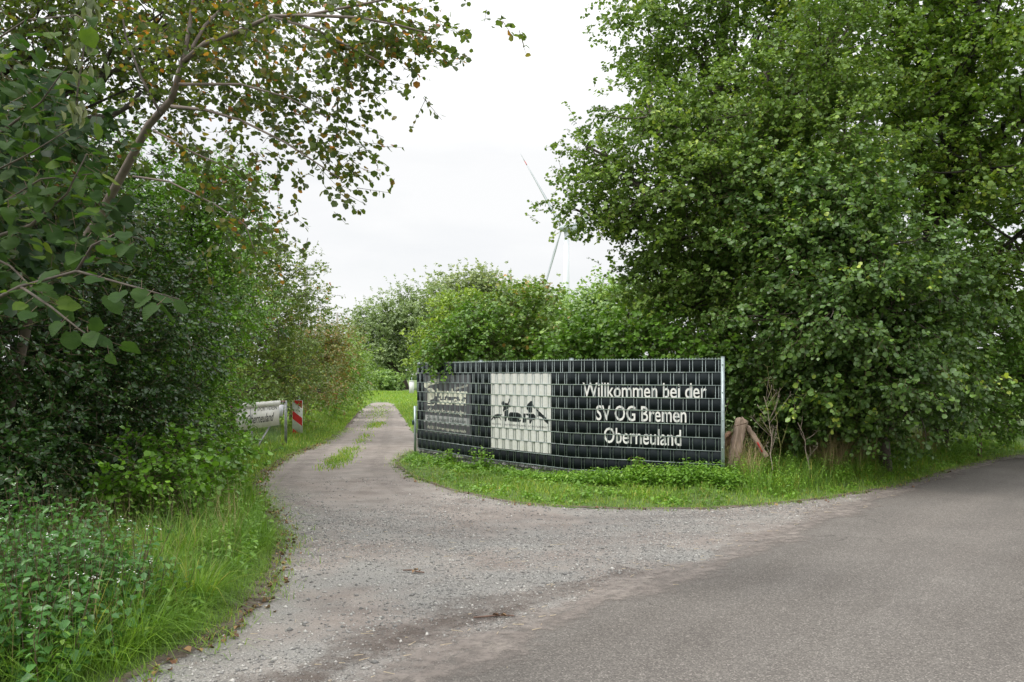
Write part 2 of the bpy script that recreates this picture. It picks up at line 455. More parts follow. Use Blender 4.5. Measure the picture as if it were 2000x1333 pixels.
def dust_mat(name, c0, c1, c2, thr, soft=.3, amax=1.0):
    m, nt, b = new_mat(name)
    mid = noise(nt, 3, 7, .7); fine = noise(nt, 70, 5, .8); brk = noise(nt, 9, 8, .75)
    c = ramp(nt, mid, [(.3, c0), (.55, c1), (.75, c2)])
    c = mix(nt, .85, c, ramp(nt, fine, [(.3, (.7, .7, .7)), (.7, (1.2, 1.2, 1.2))]), 'MULTIPLY')
    nt.links.new(c, b.inputs['Base Color']); b.inputs['Roughness'].default_value = .95
    bump(nt, b, fine, .6, .008)
    at = nn(nt, 'ShaderNodeAttribute', attribute_name='cover')
    a1 = nn(nt, 'ShaderNodeMath', operation='MULTIPLY_ADD'); nt.links.new(at.outputs['Fac'], a1.inputs[0]); a1.inputs[1].default_value = .42; a1.inputs[2].default_value = thr
    a2 = nn(nt, 'ShaderNodeMath', operation='ADD'); nt.links.new(a1.outputs[0], a2.inputs[0]); nt.links.new(brk, a2.inputs[1])
    a3 = nn(nt, 'ShaderNodeMapRange', interpolation_type='SMOOTHSTEP'); nt.links.new(a2.outputs[0], a3.inputs[0]); a3.inputs[1].default_value = .0; a3.inputs[2].default_value = soft; a3.inputs[4].default_value = amax
    tr = nn(nt, 'ShaderNodeBsdfTransparent'); ms = nn(nt, 'ShaderNodeMixShader')
    nt.links.new(a3.outputs[0], ms.inputs[0]); nt.links.new(tr.outputs[0], ms.inputs[1]); nt.links.new(b.outputs[0], ms.inputs[2])
    nt.links.new(ms.outputs[0], nt.nodes['Material Output'].inputs[0])
    return m
M['dust'] = dust_mat('sandy_road_edge', (.20, .17, .15), (.26, .225, .20), (.33, .29, .25), -.66, .4, .85)
M['dirt'] = dust_mat('damp_brown_dirt', (.11, .085, .07), (.17, .135, .115), (.24, .20, .17), -.66, .45, .5)
M['track'] = dust_mat('wheel_worn_earth', (.26, .22, .195), (.33, .29, .26), (.38, .34, .305), -.66, .6, .5)
M['soil'] = dust_mat('dark_soil_edge', (.09, .07, .05), (.15, .115, .09), (.21, .17, .13), -.70)

def ground_mat():
    m, nt, b = new_mat('grassy_soil')
    a = noise(nt, .35, 6, .6); d = noise(nt, 9, 8, .75)
    c = ramp(nt, a, [(.3, (.085, .15, .035)), (.7, (.15, .23, .055))])
    c = mix(nt, ramp(nt, d, [(.45, (0, 0, 0)), (.62, (.8, .8, .8))]), c, (.07, .075, .03))
    nt.links.new(c, b.inputs['Base Color']); b.inputs['Roughness'].default_value = .95
    bump(nt, b, d, .8, .03)
    return m
M['ground'] = ground_mat()

# ------------------------------------------------------------------ plan of the place
LEFT_EDGE = [(-4.2, -1.5), (-2.9, 2.6), tuple(G(230, 1333)), tuple(G(420, 1240)), tuple(G(475, 1185)), tuple(G(520, 1130)), tuple(G(545, 1060)), tuple(G(535, 1025)),
             tuple(G(500, 985)), tuple(G(490, 955)), tuple(G(505, 925)), tuple(G(560, 890)), tuple(G(625, 866)), tuple(G(672, 838)),
             tuple(G(700, 805)), tuple(G(722, 789)), tuple(G(734, 786.5))]
RIGHT_EDGE = [tuple(G(755, 786.5)), tuple(G(768, 789)), tuple(G(785, 812)), tuple(G(806, 846)), (0.0, 23.6), (6, 22.8), (6, 19.4), (0.5, 18.6), (-1.7, 18.6),
              tuple(G(806, 882)), tuple(G(778, 900)), tuple(G(780, 912)), tuple(G(812, 932)), tuple(G(880, 957)), tuple(G(1000, 982)), tuple(G(1100, 990)),
              tuple(G(1200, 994)), tuple(G(1380, 994)), tuple(G(1500, 985)), tuple(G(1600, 975)), tuple(G(1750, 950)), tuple(G(1850, 920)), tuple(G(1950, 895)),
              (11.6, 18.3), (20, 25.2), (40, 40), (46, 34), (24, 17), (14, 8), (9, 2), (3, -5), (-3, -9), (-7, -6)]
GRAVEL = LEFT_EDGE + RIGHT_EDGE
ASPH_NEAR = [(-6.2, -3.2), (-3.2, 1.2), tuple(G(700, 1370)), tuple(G(780, 1333)), tuple(G(1000, 1240)), tuple(G(1200, 1160)), tuple(G(1400, 1100)), tuple(G(1500, 1055)), tuple(G(1600, 1013)),
             tuple(G(1750, 958)), tuple(G(1850, 925)), tuple(G(1930, 903)), (11.6, 18.0), (20, 24.8), (40, 39.5)]
ASPHALT = ASPH_NEAR + [(45, 34.4), (23.6, 17.8), (13.4, 8.5), (8.2, 2.4), (2.5, -4.5), (-3, -8.2)]

def refine(poly, step=0.12, amp=0.04, seed=0, closed=True, ymax=30):
    rng = np.random.default_rng(seed)
    out = []
    n = len(poly)
    for i in range(n if closed else n - 1):
        a = np.array(poly[i]); b = np.array(poly[(i + 1) % n])
        L = np.linalg.norm(b - a)
        st = step if max(a[1], b[1]) < ymax and min(a[1], b[1]) > -1 else step * 6
        k = max(1, int(L / st))
        nrm = np.array([-(b - a)[1], (b - a)[0]]) / max(L, 1e-6)
        for j in range(k):
            p = a + (b - a) * j / k
            s = p[0] * 1.7 + p[1] * 1.3
            w = math.sin(s * 2.1 + seed) * .5 + math.sin(s * 5.3 + 1.7 * seed) * .3
            out.append(p + nrm * amp * (w + rng.normal() * .45))
    return np.array(out)

def inside(P, poly):
    x, y = P[:, 0], P[:, 1]
    c = np.zeros(len(P), bool)
    j = len(poly) - 1
    for i in range(len(poly)):
        xi, yi = poly[i]; xj, yj = poly[j]
        if yi != yj:
            t = ((yi > y) != (yj > y)) & (x < (xj - xi) * (y - yi) / (yj - yi) + xi)
            c ^= t
        j = i
    return c

def dist_edge(P, poly):
    d = np.full(len(P), 1e9)
    n = len(poly)
    for i in range(n):
        a = np.array(poly[i]); b = np.array(poly[(i + 1) % n]); ab = b - a
        L2 = max(ab @ ab, 1e-9)
        t = np.clip(((P - a) @ ab) / L2, 0, 1)
        q = P - (a + t[:, None] * ab)
        d = np.minimum(d, np.hypot(q[:, 0], q[:, 1]))
    return d

def hump(P):
    x, y = P[:, 0], P[:, 1]
    return .03 * np.sin(x * 1.9 + y * .7) + .025 * np.sin(y * 2.3 - x * 1.1) + .015 * np.sin(5.1 * x + 4.3 * y)

def ground_z(P):
    ins = inside(P, GRAVEL)
    d = dist_edge(P, GRAVEL)
    s = np.clip(d / .9, 0, 1); s = s * s * (3 - 2 * s)
    near = np.clip((45 - P[:, 1]) / 20, 0, 1)
    z = .012 + s * (.07 + hump(P) * near) * np.where((np.abs(P[:, 0]) < 2.6) & (P[:, 1] > 10.5) & (P[:, 1] < 18.5), .35, 1)
    # the island by the right end of the fence lies a little higher
    r = np.exp(-(((P[:, 0] - 4.6) / 2.6) ** 2 + ((P[:, 1] - 13.2) / 1.6) ** 2))
    z = z + .09 * r * s
    fd = np.full(len(P), 9.0)
    for fa, fb in zip(((-2.3, 17.9), (-.625, 15.4), (.966, 13.56)), ((-.625, 15.4), (.966, 13.56), (3.0, 12.5))):
        fa = np.array(fa); fb = np.array(fb); ab = fb - fa; tt = np.clip(((P - fa) @ ab) / (ab @ ab), 0, 1); q = P - fa - tt[:, None] * ab; fd = np.minimum(fd, np.hypot(q[:, 0], q[:, 1]))
    z = z - (z - .0) * .85 * np.clip(1 - fd / .5, 0, 1) * np.clip((2.6 - P[:, 0]) / 1.0, 0, 1)
    z = np.where(ins, -.05 - .0 * d, z)
    z = np.where(ins & (d < .06), -.02, z)
    return z

def fill_poly(name, pts, z, mat, kind='structure'):
    bm = bmesh.new()
    vs = [bm.verts.new((float(p[0]), float(p[1]), z)) for p in pts]
    bm.faces.new(vs)
    bmesh.ops.triangulate(bm, faces=bm.faces[:], quad_method='BEAUTY', ngon_method='EAR_CLIP')
    bmesh.ops.recalc_face_normals(bm, faces=bm.faces[:])
    if sum(f.normal.z for f in bm.faces) < 0:
        bmesh.ops.reverse_faces(bm, faces=bm.faces[:])
    me = bpy.data.meshes.new(name); bm.to_mesh(me); bm.free()
    o = link(name, me, mat)
    o['kind'] = kind
    return o

# ground grid, finer near the camera
def axis(a, b, fine_a, fine_b, f, c):
    xs = [fine_a]
    while xs[-1] < fine_b: xs.append(xs[-1] + f)
    s = f
    while xs[-1] < b: s *= c; xs.append(xs[-1] + s)
    s = f; lo = [fine_a]
    while lo[-1] > a: s *= c; lo.append(lo[-1] - s)
    return np.array(lo[:0:-1] + xs)
gx = axis(-2500, 2500, -9, 12, .14, 1.22); gy = axis(-400, 4000, 2, 28, .14, 1.2)
XX, YY = np.meshgrid(gx, gy)
GP = np.stack([XX.ravel(), YY.ravel()], 1)
gz = ground_z(GP)
nx, ny = len(gx), len(gy)
idx = np.arange(nx * ny).reshape(ny, nx)
quads = np.stack([idx[:-1, :-1].ravel(), idx[:-1, 1:].ravel(), idx[1:, 1:].ravel(), idx[1:, :-1].ravel()], 1)
g = mesh_np('ground', np.column_stack([GP, gz]), [quads], M['ground'], smooth=True); g['kind'] = 'structure'
fill_poly('gravel_lane', refine(GRAVEL, .12, .14, 3), 0.0, M['gravel'])
fill_poly('asphalt_road', refine(ASPHALT, .05, .022, 8), 0.016, M['asphalt'])
# loose sand swept against the asphalt edge and bare soil along the verges: thin ragged sheets that thin out at their rims
def soft_band(name, path, w_in, w_out, z_in, z_out, mat, seed, step=.09, jit=.35):
    rng = np.random.default_rng(seed)
    P = np.array(path); rows = [[], [], [], []]
    for i in range(len(P) - 1):
        a, b = P[i], P[i + 1]; L = np.linalg.norm(b - a); n = np.array([-(b - a)[1], (b - a)[0]]) / L; m = max(1, int(L / step))
        for j in range(m):
            p = a + (b - a) * j / m; s = p[0] + p[1]
            f = 1 + jit * (math.sin(s * 1.9 + seed) + .6 * math.sin(s * 4.7 + 2 * seed))
            for r_, (w, z) in enumerate(((w_in * f, z_in), (w_in * .3 * f, z_in), (-w_out * .3 * f, z_out), (-w_out * f, z_out))):
                rows[r_].append([*(p + n * w), z])
    k = len(rows[0]); V = np.vstack(rows); i = np.arange(k - 1)
    Q = np.vstack([np.stack([(r_ + 1) * k + i, (r_ + 1) * k + 1 + i, r_ * k + 1 + i, r_ * k + i], 1) for r_ in range(3)])
    o = mesh_np(name, V, [Q], mat); o['kind'] = 'structure'
    a = o.data.attributes.new('cover', 'FLOAT', 'POINT'); a.data.foreach_set('value', np.concatenate([np.zeros(k), np.ones(k), np.ones(k), np.zeros(k)]).astype(np.float32))
    return o
soft_band('sandy_edge', ASPH_NEAR[1:13], .46, .42, .010, .0215, M['dust'], 5)
soft_band('damp_dirt', [(-2.6, 2.3), (-1.75, 4.0), (-.85, 5.15), tuple(G(960, 1185)), tuple(G(1060, 1165)), tuple(G(1180, 1130)), tuple(G(1260, 1110))], .42, .36, .005, .0075, M['dirt'], 9, jit=.5)
soft_band('damp_dirt', [tuple(G(560, 1345)), tuple(G(690, 1262)), tuple(G(820, 1222)), tuple(G(960, 1200)), tuple(G(1050, 1180))], .22, .26, .004, .0085, M['dirt'], 12, jit=.5)
TR1 = [tuple(G(*q)) for q in ((733, 796), (712, 818), (668, 850), (610, 893), (560, 932), (556, 965), (640, 1005), (800, 1040), (1000, 1058), (1250, 1055), (1480, 1030), (1640, 990))]
TR2 = [tuple(G(*q)) for q in ((758, 796), (762, 830), (752, 868), (735, 905), (742, 940), (800, 972), (900, 995), (1050, 1010), (1250, 1013), (1450, 1003), (1600, 985))]
def smooth(pl):
    pl = np.array(pl)
    for _ in range(2): pl = np.vstack([pl[:1], *[np.array([.75 * a + .25 * b, .25 * a + .75 * b]) for a, b in zip(pl[:-1], pl[1:])], pl[-1:]])
    return pl
soft_band('bare_patch', [tuple(G(x_, y_)) for x_, y_ in ((738, 777), (765, 775.5), (795, 776.5), (830, 777))], 1.4, 1.4, .10, .105, M['track'], 16, .5, .4)
soft_band('bare_patch', [tuple(G(x_, y_)) for x_, y_ in ((728, 784), (745, 783), (775, 782), (800, 780.5))], .9, .9, .10, .105, M['track'], 17, .5, .4)
soft_band('wheel_track', smooth(TR1), .34, .34, .0022, .0024, M['track'], 14, .25, .2)
soft_band('wheel_track', smooth(TR2), .30, .30, .0028, .0030, M['track'], 15, .25, .2)
soft_band('bare_soil_edge', LEFT_EDGE[1:15], -.20, -.12, .006, .018, M['soil'], 6)
soft_band('bare_soil_edge', RIGHT_EDGE[9:24], .04, .10, .018, .0065, M['soil'], 7)

# ------------------------------------------------------------------ loose stones, straw and dead leaves on the gravel
def rand_in(rng, n, x0, x1, y0, y1, test):
    out = []; tot = 0
    while tot < n:
        P = np.column_stack([rng.uniform(x0, x1, n * 2), rng.uniform(y0, y1, n * 2)])
        P = P[test(P)]
        out.append(P); tot += len(P)
        if len(out) > 60: break
    return np.vstack(out)[:n]

def stones(name, P, size, mat, rng, z0=0.0):
    base = np.array([[1, 0, 0], [0, 1, 0], [-1, 0, 0], [0, -1, 0], [0, 0, 1], [0, 0, -1.]])
    tri = np.array([(0, 1, 4), (1, 2, 4), (2, 3, 4), (3, 0, 4), (1, 0, 5), (2, 1, 5), (3, 2, 5), (0, 3, 5)])
    n = len(P)
    a = rng.uniform(0, 6.28, n); c, s = np.cos(a), np.sin(a)
    B = base[None] * (1 + rng.uniform(-.35, .35, (n, 6, 1)))
    B = B * size[:, None, None] * np.stack([rng.uniform(.7, 1.2, n), rng.uniform(.5, .9, n), rng.uniform(.35, .7, n)], 1)[:, None]
    V = np.empty_like(B)
    V[..., 0] = B[..., 0] * c[:, None] - B[..., 1] * s[:, None]; V[..., 1] = B[..., 0] * s[:, None] + B[..., 1] * c[:, None]; V[..., 2] = B[..., 2]
    V += np.column_stack([P, np.full(n, z0) + size * .15])[:, None]
    F_ = tri[None] + (np.arange(n) * 6)[:, None, None]
    return mesh_np(name, V.reshape(-1, 3), [F_.reshape(-1, 3)], mat, rnd=[np.repeat(rng.random(n), 8)])

def gravel_stone_mat():
    m, nt, b = new_mat('loose_gravel_stone')
    at = nn(nt, 'ShaderNodeAttribute', attribute_name='rnd')
    nt.links.new(ramp(nt, at.outputs['Fac'], [(0, (.14, .138, .13)), (.5, (.27, .262, .248)), (.9, (.42, .405, .375)), (1, (.56, .54, .5))]), b.inputs['Base Color'])
    b.inputs['Roughness'].default_value = .9
    return m
M['gstone'] = gravel_stone_mat()
rng = np.random.default_rng(11)
def grav_test(P):
    d = np.sin(P[:, 0] * 1.3 + 1) * np.sin(P[:, 1] * 1.1 - P[:, 0] * .6) + .9
    keep = rng.random(len(P)) < np.clip(d, .12, 1) * np.clip((12.5 - P[:, 1]) / 3, .1, 1)
    return inside(P, GRAVEL) & ~inside(P, ASPHALT) & keep & (np.abs(P[:, 0]) < P[:, 1] * .66 + .4)
P = rand_in(rng, 30000, -4.5, 7, 4.2, 14, grav_test)
o = stones('loose_gravel', P, rng.gamma(3, .002, len(P)) + .003, M['gstone'], rng); tag(o, 'loose grey gravel scattered over the lane junction', 'gravel', kind='stuff')

P = rand_in(rng, 900, -4.5, 7, 4.2, 12, lambda P: inside(P, GRAVEL) & ~inside(P, ASPHALT) & (np.abs(P[:, 0]) < P[:, 1] * .66 + .4) & (rng.random(len(P)) < np.clip(1.2 - dist_edge(P, GRAVEL), .15, 1)))
o = stones('larger_gravel', P, rng.uniform(.011, .026, len(P)), M['gstone'], rng); tag(o, 'larger loose stones lying on the gravel and along its edges', 'gravel', kind='stuff')

def edge_pts(rng, n, path, spread, off):
    P = np.array(path); seg = np.diff(P, axis=0); L = np.hypot(seg[:, 0], seg[:, 1])
    i = rng.choice(len(seg), n, p=L / L.sum()); t = rng.random(n)
    nrm = np.stack([-seg[:, 1], seg[:, 0]], 1) / L[:, None]
    return P[i] + seg[i] * t[:, None] + nrm[i] * (off + rng.normal(0, spread, n))[:, None]

# ------------------------------------------------------------------ leaves
SHAPES = {
    'round': (np.array([0, .28, .72, 1.0]), np.array([.04, .46, .44, .0])),
    'oval': (np.array([0, .35, .72, 1.0]), np.array([.02, .34, .27, .0])),
    'lance': (np.array([0, .3, .65, 1.0]), np.array([.02, .19, .15, .0])),
}
def leaf_geo(pos, ax, nr, L, shape='round', simple_=False, fold=.22, droop=.16, rng=None):
    n = len(pos)
    ax = norm(ax); sd_ = norm(np.cross(ax, nr)); nr = np.cross(sd_, ax)
    t, w = SHAPES[shape]
    L = L[:, None]
    def pt(tt, ww, sgn):
        return pos + ax * (L * tt) + sd_ * (L * ww * sgn) + nr * (L * (fold * abs(ww) - droop * tt * tt))
    if simple_:
        V = np.stack([pos, pt(.45, w[1], 1), pt(1, 0, 1), pt(.45, w[1], -1)], 1)
        b = (np.arange(n) * 4)[:, None]
        Fc = np.concatenate([b + [0, 1, 2], b + [0, 2, 3]])
        return V.reshape(-1, 3), Fc
    V = np.stack([pos, pt(t[1], w[1], 1), pt(t[2], w[2], 1), pt(1, 0, 1), pt(t[2], w[2], -1), pt(t[1], w[1], -1)], 1)
    b = (np.arange(n) * 6)[:, None]
    Fc = np.concatenate([b + [0, 1, 2, 3], b + [0, 3, 4, 5]])
    return V.reshape(-1, 3), Fc

def leaf_obj(name, pos, ax, nr, L, mat, parent, rng, shape='round', simple_=False, rnd=None, fold=.22, droop=.16):
    V, Fc = leaf_geo(pos, ax, nr, L, shape, simple_, fold, droop)
    r = rng.random(len(pos)) if rnd is None else rnd
    return mesh_np(name, V, [Fc], mat, parent, rnd=[np.concatenate([r, r])])

def sprays(rng, C, D, cr, n_sp, n_lf, sp_len, lsize, flat=.55, droop=.25, up=.8):
    """C cluster centres, D outward dirs -> leaf arrays and twig segments"""
    m = len(C)
    S = np.repeat(C, n_sp, 0) + rng.normal(0, 1, (m * n_sp, 3)) * np.repeat(cr, n_sp)[:, None] * [1, 1, flat]
    Dd = norm(np.repeat(D, n_sp, 0) * .9 + rng.normal(0, .55, (m * n_sp, 3)) + [0, 0, .12])
    ln = sp_len * rng.uniform(.5, 1.3, m * n_sp)
    E = S + Dd * ln[:, None] + np.array([0, 0, -1]) * (ln * droop * .5)[:, None]
    k = n_lf
    t = (np.arange(k) + .5) / k
    T = np.tile(t, len(S)) + rng.uniform(-.5, .5, len(S) * k) / k
    Sr = np.repeat(S, k, 0); Er = np.repeat(E, k, 0); Dr = np.repeat(Dd, k, 0)
    pos = Sr + (Er - Sr) * T[:, None] + rng.normal(0, .012, Sr.shape)
    side = norm(np.cross(Dr, rng.normal(0, .4, Sr.shape) + [0, 0, 1]))
    sgn = np.where(np.tile(np.arange(k) % 2, len(S)) == 0, 1, -1)[:, None]
    ax = norm(Dr * .55 + side * sgn + rng.normal(0, .35, Sr.shape) + [0, 0, -droop])
    nr = norm(rng.normal(0, .5, Sr.shape) + [0, 0, up] + Dr * .25)
    L = lsize * np.clip(rng.lognormal(-.06, .22, len(Sr)), .5, 1.35)
    return pos, ax, nr, L, S, E

def twig_mesh(name, S, E, r, mat, parent):
    n = len(S); d = norm(E - S); a = norm(np.cross(d, [.3, .2, 1.0])); b = np.cross(d, a)
    th = np.array([0, 2.094, 4.189])
    ring = a[:, None] * np.cos(th)[None, :, None] + b[:, None] * np.sin(th)[None, :, None]
    V = np.concatenate([S[:, None] + ring * r, E[:, None] + ring * r * .5], 1)
    k = (np.arange(n) * 6)[:, None]
    q = np.concatenate([k + [0, 1, 4, 3], k + [1, 2, 5, 4], k + [2, 0, 3, 5]])
    return mesh_np(name, V.reshape(-1, 3), [q], mat, parent)

def curve_pts(a, b, bow, n=7, rng=None, wob=.03):
    a = np.array(a, float); b = np.array(b, float)
    t = np.linspace(0, 1, n)[:, None]
    p = a + (b - a) * t + np.array(bow) * (4 * t * (1 - t)) / 1.0
    if rng is not None:
        w = rng.normal(0, wob, p.shape) * np.linalg.norm(b - a); w[0] = 0; w[-1] = 0
        p = p + w
    return p

def lobe_clusters(rng, lobes, n, inner=.3, zmin=.15):
    c = np.array([l[0] for l in lobes]); r = np.array([l[1] for l in lobes], float)
    if r.ndim == 1: r = np.stack([r, r, r * .85], 1)
    wt = (r[:, 0] * r[:, 2]) * np.array([l[2] if len(l) > 2 else 1 for l in lobes]); wt = wt / wt.sum()
    i = rng.choice(len(lobes), n, p=wt)
    d = norm(rng.normal(0, 1, (n, 3)))
    rad = np.where(rng.random(n) < inner, rng.uniform(.1, .8, n), 1 - np.abs(rng.normal(0, .16, n)))
    rad = rad * (1 + .22 * (rng.random(n) < .12))
    P = c[i] + d * r[i] * rad[:, None]
    ok = P[:, 2] > zmin
    return P[ok], d[ok], i[ok]

def tree(name, label, cat, base, trunk, lobes, n_cl, leaf, lsize, seed, cr=.32, n_sp=6, n_lf=8, sp_len=.35, shape='round',
         simple_=False, bark='bark', trunk_r=(.16, .05), group=None, flat=.55, droop=.25, inner=.3, twigs=True, limb_r=.05, limbs=True, zmin=.15, rbias=0.0, extra=None):
    rng = np.random.default_rng(seed)
    root = empty(name, base, label, cat, group)
    tp = np.array(trunk, float)
    if len(tp) < 5:
        t = np.linspace(0, len(tp) - 1, 9); i0 = np.minimum(t.astype(int), len(tp) - 2); f = (t - i0)[:, None]
        tp = tp[i0] * (1 - f) + tp[i0 + 1] * f
        w = rng.normal(0, .03, tp.shape); w[0] = 0; tp = tp + w
    b = Bm(); b.tube(tp, np.linspace(trunk_r[0], trunk_r[1], len(tp)), 8)
    b.build('trunk', M[bark], root, True)
    P, D, li = lobe_clusters(rng, lobes, n_cl, inner, zmin)
    if limbs:
        for l in lobes:
            c = np.array(l[0]); rr = np.max(l[1])
            zz = c[2] - .35 * rr
            k = int(np.argmin(np.abs(tp[:, 2] - (tp[0, 2] + max(.3, (zz - tp[0, 2]) * .72)))))
            bb = Bm(); cp = curve_pts(tp[k], c, (0, 0, .12 * rr), 7, rng, .035)
            bb.tube(cp, np.linspace(limb_r, limb_r * .35, 7), 6)
            bb.build('branch', M[bark], root, True)
        # finer branches reaching to the clusters
        bb = Bm()
        pick = rng.choice(len(P), min(len(P), 170), replace=False)
        for j in pick:
            c = np.array(lobes[li[j]][0])
            bb.tube(curve_pts(c + (P[j] - c) * .1, P[j] + D[j] * cr * .5, rng.normal(0, .06, 3), 4), [limb_r * .32, limb_r * .26, limb_r * .18, limb_r * .09], 4, cap=False)
        o = bb.build('twigs', M[bark], root, True); o['kind'] = 'stuff'
    crs = cr * rng.uniform(.6, 1.35, len(P))
    pos, ax, nr, L, S, E = sprays(rng, P, D, crs, n_sp, n_lf, sp_len, lsize, flat, droop)
    ok = pos[:, 2] > .08
    pos, ax, nr, L = pos[ok], ax[ok], nr[ok], L[ok]
    cval = np.repeat(np.clip(rng.normal(0, .16, len(P)), -.3, .4), n_sp * n_lf)[ok]
    rv = np.clip(rng.random(len(pos)) * .8 + cval + rbias, 0, 1)
    o = leaf_obj('crown', pos, ax, nr, L, M[leaf], root, rng, shape, simple_, rnd=rv)
    if twigs:
        o = twig_mesh('twigs', S, E, .004, M['twig'], root); o['kind'] = 'stuff'
    return root

def lob(px, py, Y, r, w=1, rz=None, ry=None):
    return (W(px, py, Y), (r, ry or r, rz or r * .85), w)

# ================================================================== FENCE
FP = [np.array([-2.02, 17.5]), np.array([-.625, 15.4]), np.array([.966, 13.56]), np.array([3.18, 12.4])]
FTOP = 1.985; FBOT = .185
class Panel:
    def __init__(s, i):
        s.a = FP[i]; s.b = FP[i + 1]; d = s.b - s.a; s.L = np.linalg.norm(d); s.u = d / s.L
        s.n = np.array([s.u[1], -s.u[0]])        # towards the camera
        if s.n @ (-s.a) < 0: s.n = -s.n
    def w(s, u, z, d=0):
        u = np.asarray(u, float); z = np.asarray(z, float); d = np.asarray(d, float)
        xy = s.a + u[..., None] * s.u + d[..., None] * s.n
        return np.concatenate([xy, (z + 0 * u)[..., None]], -1)
    def uz(s, px, py):
        k = (px - 1000) / 1600
        # a.x + u*ux = k*(a.y + u*uy)
        u = (k * s.a[1] - s.a[0]) / (s.u[0] - k * s.u[1])
        Y = s.a[1] + u * s.u[1]
        return u, EYE - (py - HOR) / 1600 * Y
panels = [Panel(i) for i in range(3)]
fence = empty('privacy_fence', (*FP[0], 0), 'bent galvanised double rod fence woven with black privacy strips and printed welcome lettering', 'fence')

def prof(u, row):
    ph = np.mod(u + (.1 if row % 2 else 0), .2)
    return np.interp(ph, [0, .05, .088, .162, .2], [-.0075, -.0075, .0075, .0075, -.0075])
BRK = [0, .05, .088, .162]

wm = M['wire']
for pi, p in enumerate(panels):
    # woven strips, one part each
    for r in range(9):
        zt = FTOP - .2 * r - .007; zb = FTOP - .2 * (r + 1) + .007
        us = sorted(set([0.0, p.L] + [round(k * .2 + b_ - (.1 if r % 2 else 0), 4) for k in range(-1, 15) for b_ in BRK]))
        us = np.array([u for u in us if 0 <= u <= p.L])
        d = prof(us, r)
        n = len(us)
        V = np.vstack([p.w(us, zb, d), p.w(us, zt, d), p.w(us, zb, d - .0015), p.w(us, zt, d - .0015)])
        i = np.arange(n - 1)
        Q = np.vstack([np.stack([i, i + 1, n + i + 1, n + i], 1), np.stack([2 * n + i, 3 * n + i, 3 * n + i + 1, 2 * n + i + 1], 1),
                       np.stack([n + i, n + i + 1, 3 * n + i + 1, 3 * n + i], 1), np.stack([i, 2 * n + i, 2 * n + i + 1, i + 1], 1)])
        mesh_np('privacy_strip', V, [Q], M['strip'], fence)
    # rods of the mesh panel
    b = Bm()
    nw = int(p.L / .05)
    off = (p.L - nw * .05) / 2
    for k in range(nw + 1):
        u = k * .05
        if u > p.L - .004: continue
        a0 = p.w(u, FBOT - .21); a1 = p.w(u, FTOP + .022)
        b.tube([a0, a1], .0042, 4)
    for r in range(10):
        z = FTOP - .2 * r
        for dd in (.0095, -.0095):
            b.tube([p.w(0.0, z, dd), p.w(p.L, z, dd)], .0052, 5)
    z = FBOT - .2
    b.tube([p.w(0.0, z, .0085), p.w(p.L, z, .0085)], .005, 5)
    b.build('wire_mesh', wm, fence)
# posts
def bolt(b, c, n3, r=.012):
    b.tube([c, c + n3 * .012], r, 6)
for i in range(4):
    p = panels[min(i, 2)]; u = 0 if i < 3 else p.L
    side = -.055
    c = p.w(u + (.0 if i < 3 else .012), (FTOP + .06) / 2 - .1, side if i < 3 else -.0)
    Mx = np.array([[p.u[0], p.n[0], 0], [p.u[1], p.n[1], 0], [0, 0, 1]])
    b = Bm(); b.box(c, .06 if i < 3 else .05, .04, FTOP + .2, Mx)
    po = b.build('post', M['galv'], fence)
    b = Bm(); b.box(c + [0, 0, (FTOP + .2) / 2 + .004], .064 if i < 3 else .054, .044, .008, Mx); b.build('post_cap', M['galv'], po)
    if i == 3:
        n3 = np.array([*p.n, 0])
        b = Bm(); b.box(c + n3 * .0225 + [0, 0, .0], .04, .004, FTOP + .1, Mx); b.build('clamp_bar', M['galv'], po)
        for k in range(5):
            b = Bm(); bolt(b, c + n3 * .0245 + [0, 0, 1.0 - .42 * k - .02], n3); b.build('bolt', M['galv'], po)
# post left end (side rail seen as a thin bar)

# flat print that follows the weave ------------------------------------------------
WORD_GAP = [.05]
def poly_bm(polys):
    bm = bmesh.new()
    for pl in polys:
        vs = [bm.verts.new((float(x), 0, float(z))) for x, z in pl]
        bm.faces.new(vs)
    bmesh.ops.triangulate(bm, faces=bm.faces[:])
    return bm

def text_bm(txt, bold=0.0, shear=0.0, spacing=1.0):
    cu = bpy.data.curves.new('lettering', 'FONT'); cu.body = txt; cu.offset = bold; cu.shear = shear; cu.space_character = spacing
    cu.resolution_u = 3
    ob = bpy.data.objects.new('lettering_curve', cu); COL.objects.link(ob)
    dg = bpy.context.evaluated_depsgraph_get(); dg.update()
    me = bpy.data.meshes.new_from_object(ob.evaluated_get(dg))
    bm = bmesh.new(); bm.from_mesh(me)
    bpy.data.objects.remove(ob); bpy.data.curves.remove(cu); bpy.data.meshes.remove(me)
    return bm

def fit_text(txt, u0, u1, z0, z1, bold=0.0, shear=0.0, spacing=1.0, zr=None, rise=0.0):
    """fit so that x spans u0..u1 and y spans z0..z1 (baseline to top)"""
    bm = text_bm(txt, bold, shear, spacing)
    xs = [v.co.x for v in bm.verts]; ys = [v.co.y for v in bm.verts]
    x0, x1, y1 = min(xs), max(xs), max(ys)
    yb = -bold
    for v in bm.verts:
        x, y = v.co.x, v.co.y
        t = (x - x0) / (x1 - x0)
        v.co = (u0 + t * (u1 - u0), 0, z0 + (y - yb) / (y1 - yb) * (z1 - z0) + rise * t)
    return bm

